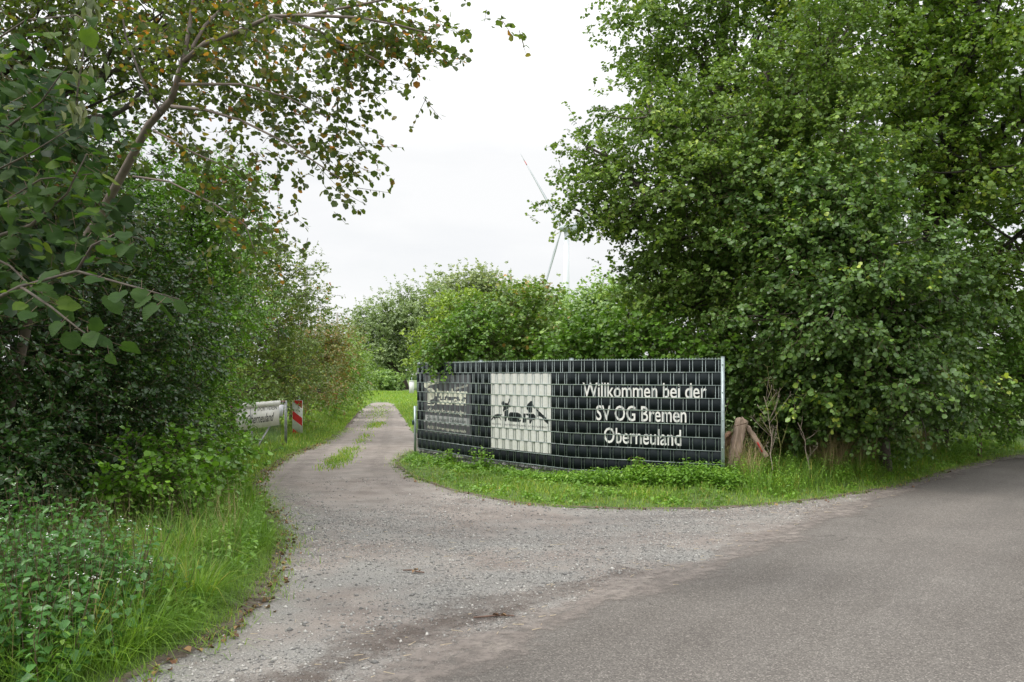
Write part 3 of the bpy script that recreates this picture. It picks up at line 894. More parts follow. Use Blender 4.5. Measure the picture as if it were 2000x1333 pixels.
def words(bm, h):
    """split flat lettering into its words at the wider gaps"""
    seen = set(); isl = []
    for v in bm.verts:
        if v in seen: continue
        st = [v]; comp = []; seen.add(v)
        while st:
            q = st.pop(); comp.append(q)
            for e in q.link_edges:
                o_ = e.other_vert(q)
                if o_ not in seen: seen.add(o_); st.append(o_)
        isl.append((min(q.co.x for q in comp), max(q.co.x for q in comp), comp))
    isl.sort(key=lambda t: t[0]); groups = []; hi = -1e9
    for a_, b2, comp in isl:
        if a_ - hi > h: groups.append([])
        groups[-1] += comp; hi = max(hi, b2)
    out = []
    for gset in groups:
        nb_ = bmesh.new(); mp_ = {v: nb_.verts.new(v.co) for v in gset}
        for f in bm.faces:
            if f.verts[0] in mp_: nb_.faces.new([mp_[v] for v in f.verts])
        out.append(nb_)
    bm.free(); return out

def conform(bm, p, name, mat, off, parent):
    if name == 'lettering':
        zz = [v.co.z for v in bm.verts]; xx = [v.co.x for v in bm.verts]
        for w_ in words(bm, WORD_GAP[0]): conform(w_, p, 'word', mat, off, parent)
        return
    rows = []
    def cut(co, no):
        bmesh.ops.bisect_plane(bm, geom=bm.verts[:] + bm.edges[:] + bm.faces[:], plane_co=co, plane_no=no, dist=1e-6)
    zs = [v.co.z for v in bm.verts]; us = [v.co.x for v in bm.verts]
    z0, z1, u0, u1 = min(zs), max(zs), min(us), max(us)
    for r in range(10):
        zt = FTOP - .2 * r
        for z in (zt - .007, zt + .007):
            if z0 < z < z1: cut((0, 0, z), (0, 0, 1))
    for k in range(-1, 28):
        for b_ in BRK:
            u = k * .1 + b_
            if u0 < u < u1: cut((u, 0, 0), (1, 0, 0))
    kill = []
    for f in bm.faces:
        zc = f.calc_center_median().z
        r = (FTOP - zc) / .2; fr = r - math.floor(r)
        if fr < .034 or fr > .966: kill.append(f)
    bmesh.ops.delete(bm, geom=kill, context='FACES')
    bmesh.ops.split_edges(bm, edges=bm.edges[:])
    for f in bm.faces:
        r = int((FTOP - f.calc_center_median().z) / .2)
        cu = f.calc_center_median().x
        for v in f.verts:
            d = float(prof(np.array(v.co.x), r)) + off
            w_ = p.w(v.co.x, v.co.z, d)
            v.co = tuple(w_ - org(parent))
    me = bpy.data.meshes.new(name); bm.to_mesh(me); bm.free()
    return link(name, me, mat, parent)

def uzp(p, pts, zx, zy, s):
    return [p.uz(zx + x / s, zy + y / s) for x, y in pts]

P1, P2, P3 = panels
for txt, x0, x1, ya, yb, xa in (('Willkommen bei der', 1138.5, 1380, 747.8, 776, 1140), ('SV OG Bremen', 1164.4, 1341, 791.7, 821, 1166), ('Oberneuland', 1179.7, 1330.5, 835, 865.3, 1181)):
    u0 = P3.uz(x0, ya)[0]; u1 = P3.uz(x1, ya)[0]; z1 = P3.uz(xa, ya)[1]; z0 = P3.uz(xa, yb)[1]
    conform(fit_text(txt, u0, u1, z0, z1, .010), P3, 'lettering', M['letter'], .0012, fence)
# white square print with the club emblem
u0 = P2.uz(959.5, 800)[0]; u1 = P2.uz(1076.5, 800)[0]
wp = conform(poly_bm([[(u0, .405), (u1, .405), (u1, 1.768), (u0, 1.768)]]), P2, 'white_banner', M['white_print'], .0006, fence)
D_ = lambda pts: uzp(P2, pts, 950, 770, 14.286)
emb = [
    [(465, 250), (485, 262), (495, 278), (505, 240), (520, 285), (550, 312), (612, 328), (628, 300), (648, 240), (655, 190), (670, 182), (662, 270), (642, 328), (690, 352), (742, 362), (700, 392), (650, 397), (600, 440), (532, 478), (508, 512), (498, 470), (512, 400), (495, 365), (455, 325), (478, 312), (458, 290)],
    [(193, 690), (205, 715), (232, 680), (250, 655), (272, 655), (258, 705), (268, 700), (292, 660), (330, 648), (342, 690), (352, 690), (352, 655), (400, 648), (430, 680), (455, 722), (448, 690), (418, 625), (420, 592), (480, 575), (487, 556), (430, 574), (390, 556), (330, 560), (285, 573), (255, 600), (255, 628), (210, 650)],
    [(538, 487), (614, 452), (612, 645), (590, 655), (588, 732), (532, 730)],
    [(982, 625), (978, 595), (930, 540), (880, 522), (690, 515), (648, 560), (632, 640), (632, 705), (680, 738), (930, 752), (972, 732), (972, 690), (925, 700), (740, 688), (694, 660), (702, 575), (720, 556), (880, 562), (918, 595), (812, 590), (812, 650), (982, 662)],
    [(1028, 545), (1098, 547), (1088, 767), (1016, 765)],
    [(1110, 547), (1310, 552), (1350, 600), (1350, 660), (1318, 697), (1108, 690), (1108, 665), (1280, 668), (1300, 640), (1300, 605), (1285, 585), (1110, 580)],
    [(1160, 608), (1262, 611), (1262, 628), (1160, 625)],
    [(1222, 262), (1235, 242), (1258, 248), (1264, 280), (1270, 312), (1295, 360), (1338, 395), (1343, 432), (1325, 425), (1268, 392), (1268, 525), (1160, 525), (1158, 400), (1142, 458), (1124, 442), (1132, 392), (1118, 345), (1172, 298), (1212, 282)],
    [(1192, 702), (1258, 702), (1242, 750), (1226, 792), (1196, 785), (1206, 750)],
    [(1358, 428), (1382, 440), (1420, 475), (1480, 510), (1562, 590), (1640, 680), (1702, 680), (1696, 697), (1652, 705), (1668, 750), (1694, 802), (1662, 797), (1640, 765), (1600, 740), (1560, 690), (1530, 640), (1470, 615), (1430, 602), (1408, 642), (1386, 605), (1410, 560), (1392, 505), (1356, 472)],
]
for q in emb: conform(poly_bm([D_([(950 + (x_ - 950) * 1.06, 560 + (y_ - 560) * 1.16) for x_, y_ in q])]), P2, 'emblem', M['ink'], .002, fence)
a = P2.uz(950 + 170 / 14.286, 770 + 850 / 14.286); b_ = P2.uz(950 + 1740 / 14.286, 770 + 960 / 14.286); a2 = P2.uz(950 + 170 / 14.286, 770 + 795 / 14.286)
WORD_GAP[0] = .035
conform(fit_text('F\u00c4HRTE - UNTERORDNUNG - SCHUTZDIENST', a[0], b_[0], a[1], a2[1], .006, 0, 1.1, rise=b_[1] - a[1]), P2, 'lettering', M['ink'], .002, fence)
# grey company print on the left panel
Q_ = lambda pts: uzp(P1, pts, 820, 730, 10.25)
u0 = P1.uz(829, 800)[0]; u1 = P1.uz(920, 800)[0]
conform(poly_bm([[(u0, .545), (u1, .545), (u1, 1.74), (u0, 1.74)]]), P1, 'grey_banner', M['greyprint'], .0006, fence)
conform(poly_bm([Q_([(105, 820), (1003, 900), (1000, 1060), (85, 965)])]), P1, 'pale_band', M['greyband'], .002, fence)
for q in (
    [(95, 185), (380, 98), (390, 195), (135, 250), (130, 300), (95, 265)],
    [(150, 290), (250, 292), (300, 345), (300, 450), (265, 515), (215, 520), (215, 590), (160, 585), (160, 390), (235, 400), (245, 430), (255, 400), (240, 350), (150, 335)],
    [(145, 612), (280, 620), (300, 590), (300, 612), (285, 640), (145, 632)]):
    conform(poly_bm([Q_(q)]), P1, 'emblem', M['letter_dim'], .002, fence)
def qtext(t, x0, y0, x1, y1, h, bold=.01, shear=0, mat='letter_dim'):
    """baseline from (x0,y0) to (x1,y1), height h, all in the zoomed picture of the left print"""
    a = Q_([(x0, y0)])[0]; b = Q_([(x1, y1)])[0]; c = Q_([(x0, y0 - h)])[0]
    conform(fit_text(t, a[0], b[0], a[1], c[1], bold, shear, rise=b[1] - a[1]), P1, 'lettering', M[mat], .0035 if mat == 'ink' else .002, fence)
WORD_GAP[0] = .022
qtext('Erfolgreich seit 1964', 690, 325, 970, 262, 50, .0, .3)
qtext('Poppenhaeger', 322, 455, 960, 480, 160, .06)
qtext('Zaunbau GmbH', 350, 612, 925, 645, 125, .055)
qtext('\u00bbSecurity for your lodge\u00ab', 165, 770, 925, 832, 85, .0)
qtext('Zaun- und Toranlagen \u2022 Zylinderanlagen', 150, 925, 925, 1000, 68, .0, 0, 'ink')
qtext('49 (0)421 54 04 44 www.poppenhaeger-zaunbau.de', 155, 1090, 915, 1185, 55, .0)

# gate post at the left end of the fence, with its latch
gp = empty('gate_post', (*G(811, 888), 0), 'short galvanised gate post with green latch left of the printed fence', 'post')
x, y = G(811, 888)
b = Bm(); b.box((x, y, .52), .055, .055, 1.08); b.build('post', M['galv'], gp)
b = Bm(); b.box((x - .045, y - .01, .70), .035, .05, .10); b.box((x - .06, y - .01, .73), .02, .02, .05); b.build('latch', M['green_metal'], gp)

# gabion foot of the fence
gab = empty('gabion_footing', (*FP[1], 0), 'low wire gabion filled with grey stones under the fence strips', 'gabion')
rng = np.random.default_rng(21)
stone_me = []
for k in range(7):
    bm = bmesh.new(); bmesh.ops.create_icosphere(bm, subdivisions=1, radius=.5)
    for v in bm.verts:
        v.co *= 1 + rng.uniform(-.28, .22)
    me = bpy.data.meshes.new('gabion_stone'); bm.to_mesh(me); bm.free(); me.materials.append(M['stone_gab']); stone_me.append(me)
o0 = org(gab)
cnt = 0
for p in panels:
    u = .05
    while u < p.L - .05:
        for lay in range(2):
            s = rng.uniform(.085, .13)
            c = p.w(u + rng.uniform(-.02, .02) + (.05 if lay else 0), .045 + .085 * lay + rng.uniform(-.01, .01), -.05 + rng.uniform(-.02, .02)) - o0
            ob = bpy.data.objects.new('stone', stone_me[cnt % 7]); ob.location = c; ob.scale = (s * 1.2, s * .9, s * .8)
            ob.rotation_euler = (rng.uniform(0, .5), rng.uniform(0, .5), rng.uniform(0, 6)); ob.parent = gab
            COL.objects.link(ob); cnt += 1
        u += rng.uniform(.075, .1)
b = Bm()
for p in panels:
    b.tube([p.w(0, .165, -.13), p.w(p.L, .165, -.13)], .004, 4)
    for u in np.arange(.1, p.L, .2): b.tube([p.w(u, .16, -.006), p.w(u, .16, -.14)], .003, 4)
b.build('wire_basket', wm, gab)

# ================================================================== LEFT SIGN BOARD ON ITS GATE FRAME
A = np.array([-5.80, 17.1]); B_ = np.array([-5.53, 19.3]); C_ = np.array([-5.385, 19.5])
CP = lambda z, d=0: np.array([C_[0], C_[1] - d, z])
du = (B_ - A) / np.linalg.norm(B_ - A); LB = np.linalg.norm(B_ - A)
dn = np.array([du[1], -du[0]])
MB = np.array([[du[0], dn[0], 0], [du[1], dn[1], 0], [0, 0, 1]])
def bp(u, z, d=0): return np.array([*(A + du * u + dn * d), z])
gate = empty('field_gate', (*A, 0), 'open grey pipe gate frame with green chain link beside the lane hedge', 'gate')
for (a_, b2, r_, m_) in ((bp(-.3, 1.08), bp(LB, 1.11), .024, 'rust'), (bp(LB, 1.11), CP(1.11), .024, 'rust'), (bp(-.3, .12), bp(LB, .1), .02, 'rust'), (bp(LB, .1), CP(.1), .02, 'rust'), (CP(0), CP(1.13), .034, 'pipe'),
                         (bp(.85, .1), bp(.85, .60), .02, 'pipe'), (bp(.2, .5), bp(.75, .02), .02, 'rust'), (bp(1.1, .12), bp(1.9, .62), .02, 'pipe')):
    b = Bm(); b.tube([a_, b2], r_, 8); b.build('pipe', M[m_], gate, True)
b = Bm()
for s in np.arange(-.9, LB + .4, .06):
    for sg in (1, -1):
        z0, z1 = .12, .6
        ua, ub = (s, s + .48) if sg > 0 else (s + .48, s)
        ua2, ub2 = max(min(ua, LB + .27), -.3), max(min(ub, LB + .27), -.3)
        if abs(ua2 - ub2) < .02: continue
        f = lambda uu: z0 + (uu - ua) / (ub - ua) * (z1 - z0)
        b.tube([bp(ua2, f(ua2), -.02), bp(ub2, f(ub2), -.02)], .0022, 3, cap=False)
b.build('chain_link_mesh', M['green_mesh'], gate)
board = empty('name_board', (*A, .54), 'weathered white wooden name board with black script lettering on the gate frame', 'sign')
b = Bm(); b.box(bp(.33, .815, .045), .64, .02, .50, MB); b.build('panel', M['board'], board)
b = Bm(); b.box(bp(1.44, .815, .045), 1.53, .02, .50, MB); b.build('panel', M['board'], board)
b = Bm(); b.box(bp(.66, .815, .058), .035, .008, .50, MB); b.build('batten', M['greyband'], board)
b = Bm(); b.box(bp(LB / 2, 1.085, .055), LB + .04, .04, .11, MB); b.build('top_plank', M['board'], board)
def flat_text(txt, u0, u1, z0, z1, d, name, mat, parent, bold=0, shear=0, at=bp, rise=0):
    bm = fit_text(txt, u0, u1, z0, z1, bold, shear, rise=rise)
    for v in bm.verts: v.co = tuple(at(v.co.x, v.co.z, d) - org(parent))
    me = bpy.data.meshes.new(name); bm.to_mesh(me); bm.free(); return link(name, me, mat, parent)
flat_text('Oberneuland', .45, 1.9, .68, .88, .0575, 'lettering', M['ink_worn'], board, .012, .45)
flat_text('SPORTVEREIN', 1.0, 2.05, .94, 1.025, 0.0575, 'lettering', M['ink_worn'], board, .0)
flat_text('OG e.V.', .14, .42, .95, 1.02, 0.0575, 'lettering', M['ink_worn'], board, 0)
nb = empty('paper_notice', (-5.475, 19.38, .76), 'white laminated paper notice tied between board and gate pipe', 'notice')
nc = np.array([-5.475, 19.38, .90])
b = Bm(); b.box(nc, .13, .004, .28, np.array([[.99, 0, .1], [0, 1, 0], [-.1, 0, .99]])); b.build('sheet', M['paper'], nb)
b = Bm(); b.tube([nc + [.03, 0, .14], nc + [.05, .02, .21]], .003, 4); b.build('string', M['paper'], nb)

# red and white hazard marker
hx, hy = G(581, 858)
hz = empty('hazard_marker', (hx, hy, 0), 'red and white striped hazard marker board standing in the left verge', 'hazard marker')
b = Bm(); b.tube([(hx + .02, hy + .03, -.1), (hx + .02, hy + .03, 1.16)], .022, 8); b.build('post', M['galv'], hz, True)
wd, ht, zb = .28, .93, .13
b = Bm(); b.box((hx, hy, zb + ht / 2), wd, .02, ht); b.build('board', M['sign_white'], hz)
def clip_poly(pl, x0, x1, z0, z1):
    for ax_, lim, sg in ((0, x0, 1), (0, x1, -1), (1, z0, 1), (1, z1, -1)):
        out = []
        for i in range(len(pl)):
            a_, c_ = pl[i], pl[(i + 1) % len(pl)]
            ia, ic = (a_[ax_] - lim) * sg >= 0, (c_[ax_] - lim) * sg >= 0
            if ia: out.append(a_)
            if ia != ic:
                t = (lim - a_[ax_]) / (c_[ax_] - a_[ax_]); out.append((a_[0] + t * (c_[0] - a_[0]), a_[1] + t * (c_[1] - a_[1])))
        pl = out
        if not pl: break
    return pl
for k, zz in enumerate((-.20, .28, .76)):
    m_ = .012; zt_ = zb + ht - zz; sl = .77
    pl = clip_poly([(hx - .5, zt_ + (.5 - wd / 2) * sl), (hx + .5, zt_ - (.5 + wd / 2) * sl), (hx + .5, zt_ - (.5 + wd / 2) * sl - .22), (hx - .5, zt_ + (.5 - wd / 2) * sl - .22)], hx - wd / 2 + m_, hx + wd / 2 - m_, zb + m_, zb + ht - m_)
    if len(pl) > 2:
        me = bpy.data.meshes.new('red_stripe'); bm = bmesh.new()
        bm.faces.new([bm.verts.new((x_ - hx, -.0125, z_)) for x_, z_ in pl]); bm.to_mesh(me); bm.free(); link('red_stripe', me, M['sign_red'], hz)
b = Bm(); b.tube([(hx - .05, hy - .02, zb + ht + .05), (hx + .02, hy + .02, zb + ht + .05)], .03, 8); b.build('clamp', M['rust'], hz)

# ================================================================== TIMBERS BESIDE THE FENCE
def slab(name, c0, c1, wid, thick, mat, parent, rng, facing=(0, -1, 0), rough=.005):
    c0 = np.array(c0, float); c1 = np.array(c1, float)
    n = 12; t = np.linspace(0, 1, n)[:, None]
    d = norm(c1 - c0); f = np.array(facing, float); f = norm(f - d * (f @ d)); s = np.cross(d, f)
    V = []
    prof_ = [(-.5, -.5), (-.49, .48), (-.2, .5), (-.17, .38), (.14, .5), (.49, .5), (.5, -.48), (.1, -.5)]
    for i in range(n):
        p_ = c0 + (c1 - c0) * t[i]
        w_ = wid * (1 + .03 * math.sin(i * 1.3) + rng.normal(0, .012))
        for (a_, b2) in prof_:
            q = p_ + s * a_ * w_ + f * b2 * thick + rng.normal(0, rough, 3)
            if i == n - 1: q = q + d * rng.choice([-.03, .0, .02, .06])
            V.append(q)
    k = len(prof_); Q = []; T = []
    for i in range(n - 1):
        for j in range(k): Q.append((i * k + j, i * k + (j + 1) % k, (i + 1) * k + (j + 1) % k, (i + 1) * k + j))
    V.append(c0); V.append(c1 + d * .01); 
    for j in range(k): T.append((len(V) - 2, (j + 1) % k, j)); T.append((len(V) - 1, (n - 1) * k + j, (n - 1) * k + (j + 1) % k))
    return mesh_np(name, np.array(V), [np.array(Q), np.array(T)], mat, parent)
rng = np.random.default_rng(4)
t1 = empty('timber_slab', W(1433, 905, 12.9), 'thick cracked brown timber slab leaning upright beside the fence end', 'timber')
slab('slab', W(1430, 915, 12.7), W(1449, 817, 12.9), .165, .10, M['wood_old'], t1, rng, (.25, -1, .1))
b = Bm()
for py_ in (834, 896):
    b.tube([W(1427 if py_ < 860 else 1414, py_, 12.76), W(1438, py_ - 2, 12.68), W(1458 if py_ < 860 else 1445, py_ - 7, 12.8)], .006, 4)
b.build('wire_tie', M['rust'], t1)
t2 = empty('timber_plank', W(1490, 890, 12.9), 'pale grey plank with a red paint mark propped against the timber slab', 'timber')
slab('plank', W(1497, 893, 12.8), W(1459, 832, 12.95), .075, .05, M['wood_old'], t2, rng, (.3, -1, 0), .004)
b = Bm(); d0 = W(1479, 864, 12.80); d1 = W(1489, 884, 12.78)
b.tube([d0, d1], .012, 5); b.build('red_mark', M['sign_red'], t2)
t3 = empty('split_log', W(1418, 872, 13.0), 'short reddish split log lying behind the fence post', 'log')
slab('log', W(1392, 882, 13.15), W(1428, 853, 13.1), .15, .15, M['wood_cut'], t3, rng, (0, -1, 0), .008)

# ================================================================== WIND TURBINE
TY = 412.0
tb = W(1106.5, 732, TY); hub = W(1107, 448, TY)
tur = empty('wind_turbine', (tb[0], TY, 0), 'distant white wind turbine with red banded blade behind the right trees', 'wind turbine')
b = Bm(); b.tube([(tb[0], TY, 0), (tb[0], TY, hub[2] * .5), (tb[0], TY, hub[2] - 1)], [2.1, 1.7, 1.25], 20); b.build('tower', M['tower'], tur, True)
yaw = R(-50)
ra = np.array([math.cos(yaw), math.sin(yaw), 0]); rn = np.array([math.sin(yaw), -math.cos(yaw), 0])
b = Bm(); b.box(hub - rn * 2.5 + [0, 0, .4], 3.2, 9, 3.4, np.array([[ra[0], rn[0], 0], [ra[1], rn[1], 0], [0, 0, 1]])); b.build('nacelle', M['turbine'], tur)
hc = hub + rn * 3.4
b = Bm(); b.tube([hc - rn * 1.4, hc, hc + rn * 1.2, hc + rn * 2], [1.4, 1.5, 1.0, .2], 14); b.build('hub', M['turbine'], tur, True)
for k in range(3):
    ang = R(36 + 120 * k)
    d = -ra * math.sin(ang) + np.array([0, 0, 1]) * math.cos(ang)
    cch = np.cross(d, rn)
    def blade(t0, t1, n, name, mat, par):
        V = []; ts = np.linspace(t0, t1, n)
        for t in ts:
            ch = np.interp(t, [0, .06, .2, .6, 1], [.9, 1.0, 1.9, 1.1, .25]); th = np.interp(t, [0, .06, .2, 1], [.9, .8, .45, .08])
            c = hc + d * (1 + t * 53.5)
            for (a_, b2) in ((-.3, .0), (0, .5), (.7, .0), (0, -.5)):
                V.append(c + cch * a_ * ch * .95 + rn * b2 * th)
        Q = [(i * 4 + j, i * 4 + (j + 1) % 4, (i + 1) * 4 + (j + 1) % 4, (i + 1) * 4 + j) for i in range(n - 1) for j in range(4)]
        Q += [(0, 3, 2, 1), ((n - 1) * 4, (n - 1) * 4 + 1, (n - 1) * 4 + 2, (n - 1) * 4 + 3)]
        return mesh_np(name, np.array(V), [np.array(Q)], mat, par, True)
    bl = blade(0, .83, 9, 'blade', M['turbine'], tur)
    blade(.8302, .89, 4, 'red_band', M['turbine_red'], bl)
    blade(.8902, 1, 4, 'tip', M['turbine'], bl)

# ================================================================== FAR THINGS DOWN THE LANE
cab = empty('utility_cabinet', W(804, 770, 70) * [1, 1, 0], 'small white utility cabinet at the end of the lawn', 'cabinet')
cx = W(804, 770, 70)[0]
b = Bm(); b.box((cx, 70, .62), .38, .35, 1.1); b.build('body', M['cabinet'], cab)
b = Bm(); b.box((cx, 70, 1.19), .42, .39, .05); b.build('lid', M['cabinet'], cab)
b = Bm(); b.box((cx, 70, .05), .32, .3, .12); b.build('plinth', M['concrete'], cab)
b = Bm(); b.tube([(cx, 70, 1.2), (cx, 70, 1.5)], .03, 6); b.build('vent', M['galv'], cab)
con = empty('green_container', (-6.9, 73, 0), 'dark green steel storage container half hidden behind the lawn', 'container')
b = Bm(); b.box((-6.2, 74.2, .9), 4.6, 2.2, 1.8); b.build('body', M['green_metal'], con)
b = Bm(); b.box((-6.2, 74.2, 1.84), 4.8, 2.4, .08); b.build('roof', M['concrete'], con)
for k in range(11):
    b = Bm(); b.box((-8.3 + .42 * k, 73.07, .9), .08, .05, 1.7); b.build('rib', M['green_metal'], con)
mf = empty('green_mesh_fence', (-38, 150, 0), 'thin green mesh fence across the far end of the lawn', 'fence')
b = Bm()
for z in np.arange(.1, 1.5, .3): b.tube([(-38, 150, z), (-20, 150, z)], .025, 4)
for x_ in np.arange(-38, -20, .4): b.tube([(x_, 150, .05), (x_, 150, 1.5)], .015, 3, cap=False)
b.build('wire_mesh', M['green_mesh'], mf)
for x_ in (-38, -34, -30, -26, -22):
    b = Bm(); b.box((x_, 150.1, .78), .12, .1, 1.6); b.build('post', M['green_metal'], mf)
for (px_, y0, y1, Yd, r_, lb) in ((658.5, 612, 700, 95, .13, 'slim concrete mast seen above the lane hedge'), (597.5, 525, 700, 34, .075, 'grey utility pole half hidden in the hedge beyond the hazard marker')):
    pt = W(px_, y0, Yd)
    po = empty('utility_pole', (pt[0], Yd, 0), lb, 'pole')
    b = Bm(); b.tube([(pt[0], Yd, 0), pt], [r_ * 1.3, r_], 8); b.build('shaft', M['concrete'], po, True)
    b = Bm(); b.box(pt - [0, 0, .25], 9 * r_, .08, .08); b.build('crossarm', M['concrete'], po)

# ================================================================== TREES, RIGHT SIDE
tree('alder_tree', 'tall dark green alder reaching the top of the picture right of the sky gap', 'tree', (4.9, 19.5, 0),
     [(4.9, 19.5, 0), (4.8, 19.5, 4), (4.85, 19.4, 8), (5.1, 19.2, 11.5)],
     [lob(1265, 60, 19, .95), lob(1290, 160, 19, .8), lob(1370, 90, 19, 1.25), lob(1480, 60, 19, 1.3), lob(1440, 170, 19, 1.2), lob(1330, -40, 19, 1.4), lob(1460, -80, 19, 1.6), lob(1570, 150, 19.5, 1.4),
      lob(1400, 260, 19.5, 1.4), lob(1500, 320, 20, 1.7), lob(1350, 370, 20, 1.2), lob(1450, 480, 20, 1.5), lob(1315, 610, 19, .9), lob(1560, 560, 20, 1.6), lob(1580, -60, 20, 1.8)],
     400, 'alder', .08, 101, cr=.30, n_sp=14, n_lf=8, sp_len=.34, flat=.34, trunk_r=(.2, .08), group='alders behind the printed fence', rbias=.05)
tree('alder_tree', 'broad alder spreading its left boughs towards the wind turbine behind the printed fence', 'tree', (5.0, 15.6, 0),
     [(5.0, 15.6, 0), (4.9, 15.6, 2.5), (4.6, 15.5, 5), (4.7, 15.3, 7.5)],
     [lob(1145, 285, 15, .45), lob(1190, 330, 15, .7), lob(1125, 410, 14.8, .34), lob(1180, 410, 14.8, .55), lob(1270, 230, 15, .85), lob(1260, 370, 14.6, .95), lob(1380, 240, 14.8, 1.0), lob(1390, 380, 14.5, 1.15), lob(1510, 200, 15, 1.2),
      lob(1520, 340, 14.4, 1.2), lob(1320, 480, 14.8, .85), lob(1275, 530, 15.2, .55), lob(1440, 520, 14.6, 1.1), lob(1640, 290, 14.6, 1.15), lob(1610, 120, 15, 1.2), lob(1600, 470, 14, 1.1), lob(1225, 612, 15.5, .5), lob(1350, 600, 15, .9)],
     560, 'alder', .063, 102, cr=.26, n_sp=15, n_lf=9, sp_len=.28, flat=.32, trunk_r=(.17, .06), limb_r=.06, group='alders behind the printed fence', inner=.25)
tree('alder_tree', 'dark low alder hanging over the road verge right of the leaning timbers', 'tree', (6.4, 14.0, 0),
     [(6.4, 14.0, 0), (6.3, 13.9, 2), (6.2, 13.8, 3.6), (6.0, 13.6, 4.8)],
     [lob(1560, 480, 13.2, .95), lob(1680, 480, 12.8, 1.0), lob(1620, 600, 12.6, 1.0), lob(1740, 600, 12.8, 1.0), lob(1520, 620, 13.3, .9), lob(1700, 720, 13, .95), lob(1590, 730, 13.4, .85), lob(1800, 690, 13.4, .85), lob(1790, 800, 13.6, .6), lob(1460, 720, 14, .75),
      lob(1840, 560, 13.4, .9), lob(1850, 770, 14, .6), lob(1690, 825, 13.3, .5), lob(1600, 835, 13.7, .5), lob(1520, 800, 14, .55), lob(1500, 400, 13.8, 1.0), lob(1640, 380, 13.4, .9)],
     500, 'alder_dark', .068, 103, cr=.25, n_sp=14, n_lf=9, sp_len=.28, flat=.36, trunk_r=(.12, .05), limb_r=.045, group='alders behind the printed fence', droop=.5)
tree('yellowing_tree', 'large yellow green tree with thick forked dark trunk filling the top right corner', 'tree', (8.9, 17.2, 0),
     [(8.9, 17.2, 0), (8.85, 17.2, 2.5), (8.75, 17.1, 4.6), (9.3, 16.9, 7), (9.6, 16.8, 10)],
     [lob(1740, 60, 16.5, 1.4), lob(1850, 170, 16, 1.4), lob(1950, 80, 16, 1.6), lob(1790, 260, 16.2, 1.2), lob(1920, 330, 15.8, 1.35), lob(2010, 230, 16, 1.5), lob(1860, -40, 16.5, 1.7), lob(1980, 470, 15.8, 1.2), lob(1880, 520, 16.6, 1.1), lob(2080, 380, 16, 1.6),
      lob(2100, 80, 16, 1.8), lob(1700, -60, 17, 1.7), lob(2050, 560, 16.5, 1.4), lob(1720, 380, 17, 1.3)],
     520, 'oak', .08, 104, cr=.27, n_sp=13, n_lf=8, flat=.36, sp_len=.3, bark='bark_dark', trunk_r=(.27, .1), limb_r=.09, group=None)
tree('roadside_bush', 'bright green bush beside the road at the right edge of the picture', 'bush', (9.7, 17.0, 0),
     [(9.7, 17, 0), (9.7, 17, 1), (9.6, 16.9, 1.8)],
     [lob(1940, 650, 16.5, .8), lob(1990, 730, 16.8, .9), lob(1900, 740, 16.2, .7), lob(1955, 800, 17, .6), lob(2060, 680, 17, 1.0), lob(1880, 810, 16, .5), lob(2080, 800, 18, .8)],
     330, 'shrub_bright', .07, 105, cr=.24, n_sp=6, n_lf=8, sp_len=.28, trunk_r=(.05, .02), limb_r=.02, bark='twig')
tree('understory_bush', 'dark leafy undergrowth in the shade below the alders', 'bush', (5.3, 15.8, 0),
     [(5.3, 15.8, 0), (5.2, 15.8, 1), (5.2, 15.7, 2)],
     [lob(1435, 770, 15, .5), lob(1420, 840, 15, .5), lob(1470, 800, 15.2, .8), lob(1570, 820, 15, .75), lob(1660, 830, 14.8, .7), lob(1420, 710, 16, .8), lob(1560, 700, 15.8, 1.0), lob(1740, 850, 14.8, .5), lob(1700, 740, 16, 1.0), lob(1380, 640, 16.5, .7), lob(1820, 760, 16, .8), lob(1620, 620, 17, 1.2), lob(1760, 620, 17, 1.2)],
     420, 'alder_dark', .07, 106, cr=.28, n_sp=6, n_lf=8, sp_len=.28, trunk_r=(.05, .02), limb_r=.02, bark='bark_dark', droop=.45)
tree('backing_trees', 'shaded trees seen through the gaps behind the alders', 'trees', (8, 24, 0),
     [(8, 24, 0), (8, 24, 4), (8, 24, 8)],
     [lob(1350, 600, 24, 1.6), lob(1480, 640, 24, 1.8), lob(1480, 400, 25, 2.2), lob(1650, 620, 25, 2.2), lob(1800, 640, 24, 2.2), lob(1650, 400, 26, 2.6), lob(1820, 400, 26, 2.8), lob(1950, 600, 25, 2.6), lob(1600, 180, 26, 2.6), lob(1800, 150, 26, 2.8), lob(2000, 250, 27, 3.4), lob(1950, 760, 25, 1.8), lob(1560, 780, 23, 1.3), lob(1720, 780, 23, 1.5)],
     540, 'alder_dark', .18, 107, cr=.55, n_sp=7, n_lf=8, sp_len=.6, trunk_r=(.2, .1), limb_r=.08, bark='bark_dark', simple_=True, twigs=False)

